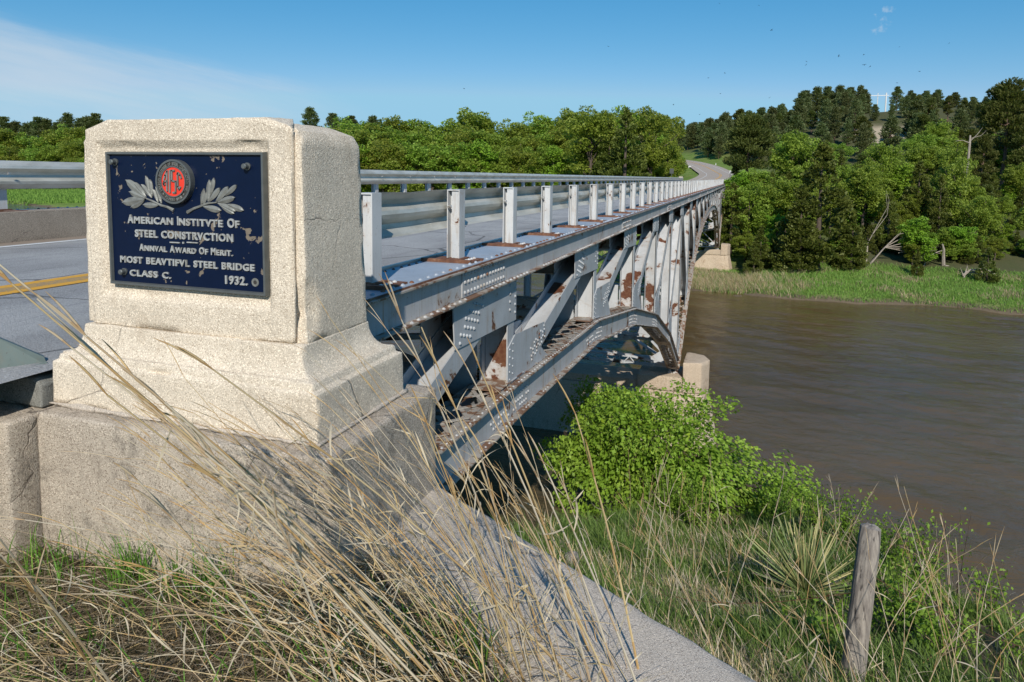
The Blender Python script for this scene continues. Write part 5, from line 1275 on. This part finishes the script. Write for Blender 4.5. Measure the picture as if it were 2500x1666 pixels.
for cx_, cy_, m_, sp_ in ((-2.85, 2.12, 60, .10), (-2.45, 2.15, 60, .07), (-3.2, 1.9, 90, .2), (-2.1, 2.1, 60, .10), (-2.6, 1.8, 90, .3), (-1.7, 1.95, 50, .22), (-3.3, 1.6, 80, .3), (-1.2, 1.9, 70, .2), (-3.7, 1.95, 60, .2), (-2.2, 1.55, 90, .3), (-.9, 2.05, 120, .15), (-2.45, 2.16, 60, .05), (-2.0, 2.17, 50, .04)):
    xs_.append(RNG.normal(cx_, sp_, m_)); ys_.append(RNG.normal(cy_, sp_*.6, m_))
x = np.concatenate(xs_); y = np.concatenate(ys_); ok = np.where(x < -3.08, y < 2.09, np.where(x < -1.48, y < 2.21, True)); x, y = x[ok], y[ok]; n = len(x)
P = np.stack([x, y, Hh(x, y)], 1)
Q, C_ = blades(P, RNG.uniform(.07, .30, n), .007, np.stack([RNG.normal(-.2, .35, n), RNG.normal(-.05, .3, n), 0*x], 1), colmix(n, [(.10, .23, .025), (.06, .15, .015), (.15, .27, .04)], [.5, .3, .2]), segs=4)
tag(link('green_grass_tufts', quads('green_grass_tufts', Q, M['blade'], C_)), 'fresh green grass blades sprouting against the pillar block', 'grass', kind='stuff')
# tall dry bluestem stalks
def stalk(P0_, tip, r0, sag, QL, CL, col, leaves=3, raceme=True, k=9):
    P0_ = np.array(P0_, float); tip = np.array(tip, float); L = np.linalg.norm(tip-P0_); d = (tip-P0_)/L
    sv = np.cross(d, (0, 0, 1.)); sv = np.cross(sv, d); sv /= np.linalg.norm(sv)+1e-9; ph = RNG.uniform(0, 6.28)
    side = np.cross(d, sv)
    pts = np.array([P0_+d*L*t+sv*(sag*L*math.sin(pi*t)*1.)+side*(.012*L*math.sin(5*t+ph)) for t in np.linspace(0, 1, k)])
    rad = r0*np.linspace(1, .45, k)
    def tubeq(pts, rad, col):
        k = len(pts); rings = []
        for i in range(k):
            t_ = pts[min(i+1, k-1)]-pts[max(i-1, 0)]; t_ /= np.linalg.norm(t_)+1e-9; a = np.cross(t_, (.3, .5, .81)); a /= np.linalg.norm(a); b_ = np.cross(t_, a)
            rings.append([pts[i]+(a*cos(2*pi*j/5)+b_*sin(2*pi*j/5))*rad[i] for j in range(5)])
        R = np.array(rings); Q = np.stack([R[:-1], np.roll(R[:-1], -1, 1), np.roll(R[1:], -1, 1), R[1:]], 2).reshape(-1, 4, 3); QL.append(Q)
        cc = np.tile(col, (len(Q), 1)); nodes = (np.arange(len(Q))//5) % 3 == 0; cc[nodes] *= np.array((.86, .74, .62)); CL.append(cc)
    tubeq(pts, rad, np.array(col))
    def ribbon(p, dirv, L, w, col, curl):
        m = 7; q = [np.array(p)]; d_ = np.array(dirv, float); ax_ = RNG.normal(size=3); ax_ /= np.linalg.norm(ax_)
        for i in range(m):
            d_ = d_+np.cross(ax_, d_)*curl+np.array((0, 0, -.06)); d_ /= np.linalg.norm(d_); q.append(q[-1]+d_*L/m)
        q = np.array(q); wv = np.cross(dirv, RNG.normal(size=3)); wv /= np.linalg.norm(wv); ww = w*np.sin(np.linspace(.5, pi, m+1))[:, None]*.5
        tw = np.linspace(0, RNG.uniform(-3, 3), m+1)[:, None]; w2 = np.cross(wv, d_); wv_ = wv*np.cos(tw)+w2*np.sin(tw)
        A, B = q-wv_*ww, q+wv_*ww; Q = np.stack([A[:-1], B[:-1], B[1:], A[1:]], 1); QL.append(Q); CL.append(np.tile(np.array(col)*RNG.uniform(.8, 1.1), (len(Q), 1)))
    for _ in range(leaves):
        i = RNG.integers(1, k-2); dv = d*.5+RNG.normal(size=3)*.6; ribbon(pts[i], dv/np.linalg.norm(dv), RNG.uniform(.05, .20), RNG.uniform(.003, .007), PALE if RNG.random() < .7 else STRAW, RNG.uniform(-.35, .35))
        # clasping sheath
        QL.append(QL[0][:0]); CL.append(CL[0][:0])
    if raceme:
        dl = pts[-1]-pts[-2]; dl /= np.linalg.norm(dl)
        for _ in range(RNG.integers(2, 4)):
            dv = dl+RNG.normal(size=3)*.13; dv /= np.linalg.norm(dv); i0 = RNG.integers(k-3, k); Lr = RNG.uniform(.08, .2); s_ = [pts[i0]+dv*Lr*t+np.array((0, 0, -.15))*Lr*t*t for t in np.linspace(0, 1, 5)]; tubeq(np.array(s_), r0*np.array([.35, .6, .62, .5, .1]), np.array(col)*np.array((.95, .88, .8)))
RNG = np.random.default_rng(21)
QL, CL = [np.zeros((0, 4, 3))], [np.zeros((0, 3))]
cols = [STRAW, PALE, (.62, .48, .27), (.56, .48, .36), OR]
def rc(): return np.array(cols[RNG.choice(5, p=[.32, .34, .15, .15, .04])])*RNG.uniform(.85, 1.15)
def hero(b0, zb, tip, Zt, r0=.0026, sag=.03, leaves=3):
    stalk(atZ(b0[0], b0[1], zb), ray(*tip)*Zt, r0, sag, QL, CL, rc(), leaves)
# hero stalks read from the photo (root pixel on the ground, tip pixel at its own distance)
for b0, tip, Zt in (((1100, 1720), (-5, 640), 1.45), ((1090, 1700), (30, 690), 1.5), ((1120, 1760), (90, 730), 1.55), ((1140, 1740), (170, 850), 1.6), ((1060, 1720), (260, 960), 1.6), ((1150, 1700), (330, 930), 1.7), ((1080, 1760), (420, 1010), 1.7), ((850, 1900), (335, 1170), 1.6), ((860, 1850), (640, 1180), 1.7), ((330, 1780), (-20, 1290), 1.55), ((300, 1760), (-30, 1330), 1.6), ((1400, 1660), (520, 900), 1.7),
                    ((1300, 1560), (980, 780), 2.1), ((1320, 1560), (1030, 800), 2.2), ((1500, 1640), (1230, 1010), 2.2), ((1560, 1640), (1405, 1010), 2.3), ((1440, 1600), (1170, 900), 2.2), ((1600, 1800), (1330, 1130), 2.1), ((1290, 1700), (1050, 1050), 2.), ((1450, 1700), (1140, 900), 2.1), ((1500, 1700), (1185, 1110), 2.1)):
    hero(b0, -1.7, tip, Zt, .0045, RNG.uniform(.0, .035), 5)
for i in range(105):     # main mass sweeping up to the left
    bx = RNG.normal(1120, 130); by = RNG.uniform(1500, 1850); L = RNG.uniform(.7, 1.35); b0 = atZ(bx, by, -1.7); an = RNG.normal(-.84, .13) if bx < 1200 else RNG.normal(-.66, .2)
    d = np.array((math.sin(an)*cos(YAW), math.sin(an)*sin(YAW)+RNG.normal(0, .12), math.cos(an))); stalk(b0, b0+d*L, RNG.uniform(.0013, .0028), RNG.uniform(.0, .09), QL, CL, rc(), RNG.integers(2, 6))
for i in range(30):      # more upright ones right of the mass
    bx = RNG.normal(1400, 130); by = RNG.uniform(1480, 1850); L = RNG.uniform(.45, .95); b0 = atZ(bx, by, -1.72); an = RNG.normal(-.38, .2)
    d = np.array((math.sin(an)*cos(YAW), math.sin(an)*sin(YAW)+RNG.normal(0, .12), math.cos(an))); stalk(b0, b0+d*L, RNG.uniform(.0012, .0024), RNG.uniform(-.03, .06), QL, CL, rc(), RNG.integers(2, 6))
for i in range(75):      # scattered and lying stems in the left foreground
    bx = RNG.uniform(100, 1200); by = RNG.uniform(1500, 1800); L = RNG.uniform(.35, .9); b0 = atZ(bx, by, -1.66); an = RNG.choice([RNG.normal(-1.25, .25), RNG.normal(1.3, .3)], p=[.65, .35])
    d = np.array((math.sin(an), RNG.normal(0, .25), abs(math.cos(an))*.7+.02)); stalk(b0, b0+d*L, RNG.uniform(.001, .002), RNG.uniform(-.02, .1), QL, CL, rc(), 2, raceme=False)
tag(link('dry_bluestem_grass', quads('dry_bluestem_grass', np.concatenate(QL), M['blade'], np.concatenate(CL))), 'tall straw coloured dry grass stalks leaning left across the pillar base', 'dry grass', kind='stuff')
QL, CL = [np.zeros((0, 4, 3))], [np.zeros((0, 3))]
for i in range(210):     # dry stalks on the right slope
    r = 2.6*(9/2.6)**RNG.random(); a = radians(RNG.uniform(-8, 38)); x, y = r*sin(a), r*cos(a)
    if (x+1.5)*.507+(y-3.26)*.862 < .05: continue
    b0 = np.array((x, y, float(Hh(x, y)))); an = RNG.normal(-.15, .4); L = RNG.uniform(.35, .95)
    d = np.array((math.sin(an), RNG.normal(0, .3), math.cos(an))); stalk(b0, b0+d*L, RNG.uniform(.0014, .0026)*(1+r*.06), RNG.uniform(-.08, .1), QL, CL, rc(), RNG.integers(1, 4))
for b0, Zb, tip, Zt in (((2050, 1666), 4.6, (2215, 1240), 4.8), ((1760, 1640), 3.2, (1575, 1260), 3.6), ((2330, 1640), 4.2, (2190, 1200), 5), ((2290, 1600), 4.2, (2480, 1560), 3.6), ((1480, 1500), 3.4, (1380, 1190), 3.8)):
    stalk(ray(*b0)*Zb, ray(*tip)*Zt, .0035, .03, QL, CL, rc(), 3)
tag(link('dry_slope_grass', quads('dry_slope_grass', np.concatenate(QL), M['blade'], np.concatenate(CL))), 'scattered dry straw stalks standing on the slope right of the wing wall', 'dry grass', kind='stuff')
# ================================================================ yucca, weeds, saplings
def yucca(px_, py_, Z, s, label):
    q = ray(px_, py_)*Z; x, y = q[0], q[1]; z = float(Hh(x, y)); r = empty('yucca', (x, y, z), label, 'yucca')
    n = 150; a = RNG.uniform(0, 2*pi, n); el = RNG.uniform(.35, 1.45, n)*np.ones(n); L = RNG.uniform(.35, .62, n)*s
    Q, C_ = stems(0*a, 0*a, 0*a+.08, L, .016*s, a, el, RNG.normal(0, .06, n), colmix(n, [(.20, .26, .10), (.34, .34, .14), (.58, .50, .24)], [.45, .3, .25]), 4)
    link('leaves', quads('leaves', Q, M['blade'], C_), r, loc=(0, 0, 0))
    n = 110; a = RNG.uniform(0, 2*pi, n); L = RNG.uniform(.25, .45, n)*s; Q, C_ = stems(0*a, 0*a, 0*a+.08, L, .014*s, a, RNG.uniform(-.35, .2, n), RNG.normal(0, .1, n), colmix(n, [(.42, .34, .26), (.30, .22, .16), (.5, .42, .33)], [.4, .3, .3]), 4)
    link('dead_leaves', quads('dead_leaves', Q, M['blade'], C_), r, loc=(0, 0, 0))
yucca(1968, 1430, 5.6, 1.12, 'spiky yucca with green upper and grey dead lower leaves left of the wooden post')
def sapling(px_, py_, Z, h, label, group=None, dens=1., name='sapling', spread=.3, leaf=.035):
    q = ray(px_, py_)*Z; x, y = q[0], q[1]; z = float(Hh(x, y)); r = empty(name, (x, y, z), label, name, group); mb = MB(); LP = []
    for i in range(max(2, int(5*dens))):
        a = RNG.uniform(0, 6.28); s_ = RNG.uniform(.2, 1)*spread; hh = h*RNG.uniform(.6, 1.05); p = np.array([(s_*cos(a)*t**1.3, s_*sin(a)*t**1.3, hh*t) for t in np.linspace(0, 1, 7)]); mb.tube(p, list(np.linspace(.006, .002, 7)), 5, cap=False)
        for _ in range(int(38*dens)+8): t = RNG.uniform(.25, 1); k = min(5, int(t*6)); LP.append(p[k]+(p[k+1]-p[k])*(t*6-k)+RNG.normal(size=3)*.03*(1+h))
    LP = np.array(LP); n = len(LP); L = RNG.uniform(leaf*.6, leaf*1.3, n); Q = leafq(LP, L, L*.6, .5, np.tile((0, 0, .4), (n, 1)))
    link('leaves', quads('leaves', Q, M['bush'], RNG.uniform(.55, .95, (n, 1))*np.ones((1, 3))), r, loc=(0, 0, 0)); link('stems', mb.mesh('stems', M['bark'], fix=False), r, loc=(0, 0, 0))
RNG = np.random.default_rng(31)
SG = 'leafy saplings along the bank edge'
for px_, py_, Z, h, dn, lb in ((2335, 1470, 6.2, 1.05, .6, 'tallest thin leafy sapling against the water at right'), (1890, 1290, 10.5, .9, 2.2, 'low leafy clump at the bank edge below the drooping bush'), (1985, 1330, 9, .75, 2., 'low leafy clump left of the wooden post top'), (2060, 1350, 8.5, .7, 1.8, 'leafy clump just behind the left side of the post top'), (2180, 1440, 7.5, .75, 2.2, 'leafy clump just right of the wooden post top'), (2235, 1520, 6.5, .6, 2., 'leafy weeds on the bank right of the wooden post'),
                            (2200, 1620, 4.8, .35, 3., 'dark leafy weeds close behind the wooden post'), (2290, 1690, 4.4, .25, 1.5, 'dark leafy weeds in the lower right on bare soil'), (2420, 1560, 6.2, .5, 1.6, 'small leafy plant on the soil bank near the right edge'), (2490, 1680, 4.8, .25, 1., 'leafy weeds in the lower right corner'), (2480, 1480, 7, .5, 1.2, 'sparse sapling at the right edge above the soil'), (2130, 1400, 8.2, .5, 2., 'leafy clump hidden partly by the post'), (1700, 1260, 11, .8, 2.6, 'green sapling clump at the foot of the large bush'), (1620, 1250, 11.5, .8, 2.6, 'darker green sapling clump below the middle of the large bush'), (1500, 1230, 11.5, .7, 2., 'green clump below the left part of the large bush'), (2200, 1580, 5.4, .3, 2., 'leafy weeds between the post and the soil bank'), (1950, 1620, 4.2, .22, 1.5, 'small weeds in the grass left of the post foot')):
    sapling(px_, py_, Z, h, lb, SG, dn, spread=.3*max(.8, dn*.6), leaf=.04 if Z > 7 else .034)
# ================================================================ fence post, stake, wire
def post(top, bot, r0, label, name='fence_post'):
    top, bot = np.array(top), np.array(bot); k = 15; n = 20; o = empty(name, tuple(bot), label, 'post'); d = top-bot; mb = MB(); b0 = 0
    ax = d/np.linalg.norm(d); a = np.cross(ax, (0, 1, 0)); a /= np.linalg.norm(a); c_ = np.cross(ax, a)
    for i in range(k):
        t = i/(k-1)
        for j in range(n):
            th = 2*pi*j/n; rr = r0*(1.08-.12*t)*(1+.05*sin(3*th+2*t)+.03*sin(7*th+5*t)+.02*sin(9*t*3+th)); rr *= (.94 if i == k-1 else 1)
            p = d*t+(a*cos(th)+c_*sin(th))*rr+(ax*(-.012 if i == k-1 else 0)); mb.v.append(tuple(p))
    for i in range(k-1):
        for j in range(n): mb.f.append((i*n+j, i*n+(j+1) % n, (i+1)*n+(j+1) % n, (i+1)*n+j)); mb.m.append(0)
    cb = len(mb.v)
    for j in range(n): th = 2*pi*j/n; mb.v.append(tuple(d+(a*cos(th)+c_*sin(th))*r0*.5+ax*.003*sin(5*th)))
    mb.v.append(tuple(d+ax*.002))
    for j in range(n): mb.f.append(((k-1)*n+j, (k-1)*n+(j+1) % n, cb+(j+1) % n, cb+j)); mb.m.append(0); mb.f.append((cb+j, cb+(j+1) % n, cb+n)); mb.m.append(0)
    link('shaft', mb.mesh('shaft', M['wood'], fix=True), o, loc=(0, 0, 0)); return o
pt_, pb_ = ray(2128, 1282)*3.55, ray(2058, 1840)*3.5
post(pt_, pb_, .054, 'leaning weathered grey wooden fence post in the lower right foreground')
p1, p2 = ray(1395, 1352)*4.2, ray(1405, 1430)*4.25
post(p1, p2, .045, 'short broken grey stake beside the wing wall edge', 'wooden_stake')
mb = MB()
wa = ray(2095, 1445)*3.52; wb = ray(1560, 1440)*4.6; wc_ = ray(1395, 1400)*4.2
mb.tube([wa+(wb-wa)*t+np.array((0, 0, -.08*sin(pi*t))) for t in np.linspace(0, 1, 10)]+[wc_], .0016, 4)
w1 = ray(2110, 1395)*3.52; w2 = ray(2560, 1600)*4.4; mb.tube([w1+(w2-w1)*t+np.array((0, 0, -.05*sin(pi*t))) for t in np.linspace(0, 1, 10)], .0016, 4)
for i in range(1, 9):
    for A_, B_2 in ((wa, wb), (w1, w2)): q = A_+(B_2-A_)*i/9+np.array((0, 0, -.07*sin(pi*i/9))); mb.tube([q+(-.01, 0, -.01), q+(.01, 0, .012)], .0012, 4); mb.tube([q+(0, -.01, .01), q+(0, .01, -.01)], .0012, 4)
tag(mb.obj('barbed_wire', [M['rust']]), 'thin rusty barbed wire strung from the wooden fence post', 'wire')
# ================================================================ dead wood on the far bank
def dead(name, label, px_, py_, Z, specs, group=None):
    q = ray(px_, py_)*Z; z = float(Hh(q[0], q[1])); o = empty(name, (q[0], q[1], z), label, 'dead wood', group); mb = MB()
    for (pts, r0, r1) in specs:
        P_ = [np.array((x*CR[0], x*CR[1], y*(.62 if name == 'dead_tree_top' else 1)))+np.array((0, RNG.normal()*.15, 0)) for x, y in pts]; mb.tube(P_, list(np.linspace(r0, r1, len(P_))), 6)
    mb.obj('wood', [M['dead']], o).location = (0, 0, 0); return o
m_ = 72/F_PX
dead('dead_snag', 'upright dead white trunk with a twisted base between the largest cedar and fallen branches', 2112, 650, 72, [(((0, 0), (.1, 1.2), (.15, 2.4)), .16, .08), (((0, .1), (-.7, .5), (-.9, 1.3)), .07, .02), (((.15, 2.4), (1.0, 4.3), (1.9, 6.2), (1.7, 7.6)), .04, .012), (((.6, 3.4), (2.0, 5.4), (2.1, 7.0), (1.7, 8)), .03, .01), (((0, .2), (-.5, .1)), .1, .03)])
fan = [(((0, 0), (1.5, 1.8), (2.8+i*.5, 3.2-i*.42), (4.6+i*.35, 3.6-i*.7)), .07, .012) for i in range(6)]+[(((2, 2.2), (3, 3.2), (3.4, 4.2)), .03, .01), (((3, 1.2), (5, 1.6), (7, 1.9)), .05, .01), (((5.2, .1), (6.0, 1.4), (7.0, 1.6)), .04, .01)]
dead('fallen_branches', 'fan of bleached fallen branches leaning on the shrubs of the far bank', 2122, 657, 73, fan)
dead('dead_stump', 'broken white trunk standing upright in the grass of the far bank', 2300, 664, 71, [(((.15, 0), (0, 1.2), (-.05, 1.8), (-.25, 2.35)), .19, .07), (((.2, .1), (1.4, -.1), (2.6, -.35)), .09, .04)])
dead('driftwood', 'tangled root and driftwood pile lying in the far bank grass', 2350, 680, 67, [(((0, .3), (.7, .9), (1.2, .7), (1.5, .1)), .14, .05), (((.2, .7), (1.6, .6), (3.0, .2)), .10, .03), (((.8, .9), (2.2, 1.0), (3.4, .4)), .06, .02), (((0, .4), (-.3, 1.1)), .06, .02), (((1, .2), (2.5, -.1), (4.2, -.2)), .05, .02), (((0.1, .1), (.4, 1.2)), .08, .03), (((.5, .8), (.3, 1.5)), .04, .01)])
dead('curved_branch', 'curved bleached branch lying left of the broken white trunk', 2253, 660, 72, [(((0, 0), (.4, .9), (1.2, 1.4), (2.1, 1.7)), .06, .04), (((1.2, 1.4), (1.9, 1.3)), .03, .01)])
q = march(1770, 590, 60, 120)
dead('fallen_branch', 'pale fallen branch on the slope beside the farther pier', 1768, 590, 90, [(((0, -.2), (.8, .6), (2, 1.0), (2.6, 1.8)), .06, .02)])
o = dead('dead_tree_top', 'bare forked white treetop sticking out of the right wood', 2366, 352, 92, [(((0, 0), (.1, 16.6), (.15, 18.3)), .17, .10), (((.1, 16.6), (-1.0, 17.2), (-1.9, 17.0)), .07, .02), (((.12, 17.0), (.9, 18.4), (1.7, 20.0)), .06, .01), (((.12, 17.6), (1.6, 18.3), (2.2, 19.4)), .04, .01)])
# ================================================================ far details
def at(px_, py_, Z): return ray(px_, py_)*Z
def signpost(px_, yb, yt, Z, kind, label, col):
    b_, t_ = at(px_, yb, Z), at(px_, yt, Z); o = empty('road_sign', tuple(b_), label, 'sign'); h = t_[2]-b_[2]; mb = MB(); mb.box(-.05, .05, -.04, .04, -.5, h); mb.obj('pole', [M['dark'] if kind != 'round' else M['galv']], o).location = (0, 0, 0); mb = MB()
    if kind == 'round': mb.tube([(0, -.07, h-.35), (0, -.045, h-.35)], .42, 16)
    elif kind == 'box': mb.box(-.35, .35, -.08, -.045, h-.9, h)
    else: mb.box(-.09, .09, -.06, -.045, h-.5, h-.05)
    mb.obj('sign_face', [M['sign'] if kind != 'box' else M['dark']], o).location = (0, 0, 0)
signpost(1683.5, 424, 406, 170, 'round', 'small round white sign on the grass inside the road curve', None)
signpost(1639.5, 434, 412, 122, 'box', 'small dark panel on a pole at the end of the far guardrail', None)
signpost(1781.5, 447, 416, 112, 'slim', 'slim delineator post beside the road at the near guardrail end', None)
signpost(1747.5, 406, 399, 185, 'box2', 'tiny white marker beside the outer edge of the road curve', None)
for (px_, py_, Z, w) in ((1268, 402, 168, 5.5), (1440, 392, 160, 3.5), (1448, 406, 152, 2.2)):
    b_ = at(px_, py_, Z); o = empty('camper', tuple(b_), {1268: 'white camper half hidden by trees in the left middle of the wood', 1440: 'white camper glimpsed through the trees left of the dark cedar', 1448: 'smaller white camper below the other one left of the dark cedar'}[px_], 'camper'); mb = MB()
    mb.prism([(-w/2, -1.2), (w/2, -1.2), (w/2, .9), (w/2-.5, 1.3), (-w/2+.2, 1.3), (-w/2, 1.0)], 'Y', -1.1, 1.1); mb.obj('body', [M['sign']], o).location = (0, 0, 0)
    mb = MB(); mb.box(-w*.3, w*.05, -1.13, -1.105, .1, .7); mb.obj('window', [M['dark']], o).location = (0, 0, 0)
# power line frame on the hill
pb = at(2162, 262, 262); o = empty('utility_pole', tuple(pb), 'pale H shaped power pole on the hill crest between the pines', 'utility pole'); mb = MB()
for x, w_ in ((0, .28), (-2.9, .16)): mb.tube([(x, 0, -6), (x, 0, 5.4)], w_, 8)
mb.obj('pole', [M['sign']], o).location = (0, 0, 0); mb = MB(); mb.box(-6.6, .9, -.3, -.15, 4.3, 4.55); mb.obj('crossarm', [M['sign']], o).location = (0, 0, 0)
# swallows
bm_ = MB(); bm_.tube([(0, -.11, 0), (0, -.05, .0), (0, .04, .005), (0, .1, .012), (0, .12, .012)], [.006, .022, .026, .016, .004], 6)
for s in (-1, 1): bm_.add([(s*.015, .05, .01), (s*.11, .07, .045), (s*.21, .0, .02), (s*.10, .0, .04), (s*.015, -.03, .01), (s*.015, .05, .003), (s*.11, .07, .038), (s*.21, .0, .018), (s*.10, .0, .033), (s*.015, -.03, .003)], [(0, 1, 3, 4), (1, 2, 3), (9, 8, 6, 5), (8, 7, 6), (0, 5, 6, 1), (1, 6, 7, 2), (2, 7, 8, 3), (3, 8, 9, 4), (4, 9, 5, 0)])
bm_.add([(-.01, -.1, 0), (.01, -.1, 0), (.035, -.18, 0), (0, -.14, 0), (-.035, -.18, 0)], [(0, 1, 3), (1, 2, 3), (0, 3, 4)])
bme = bm_.mesh('swallow', M['bird'], fix=False)
BG = {}
birds = [(1756, 9), (1853, 14), (1884, 74), (2109, 134), (2110, 159), (2124, 163), (1969, 151), (1968, 159), (2048, 137), (2196, 115), (2317, 106), (2245, 175), (1770, 179), (1729, 191), (1759, 229), (1879, 239), (2010, 218), (2190, 203), (1485, 114), (1133, 217), (1644, 256), (1708, 280)]
for i, (x, y) in enumerate(birds):
    Z = random.uniform(45, 70) if i not in (4,) else 38; q = ray(x, y)*Z; o = bpy.data.objects.new('swallow', bme); COL.objects.link(o); o.location = q; o.scale = (.62,)*3; o.rotation_euler = (random.uniform(-.5, .5), random.uniform(-.9, .9), random.uniform(0, 6.28))
    side = 'right of the hilltop pole' if x > 2170 else ('above the hill crest' if x > 1940 else ('above the road curve' if x > 1600 else 'alone over the left wood'))
    hgt = 'high in the sky' if y < 100 else ('midway up the sky' if y < 185 else 'low over the treetops')
    tag(o, '', 'bird', 'swallows in the sky'); BG.setdefault(hgt+' '+side, []).append(o)
for k_, L_ in BG.items(): ordinals(L_, '%s tiny swallow from the left '+k_)
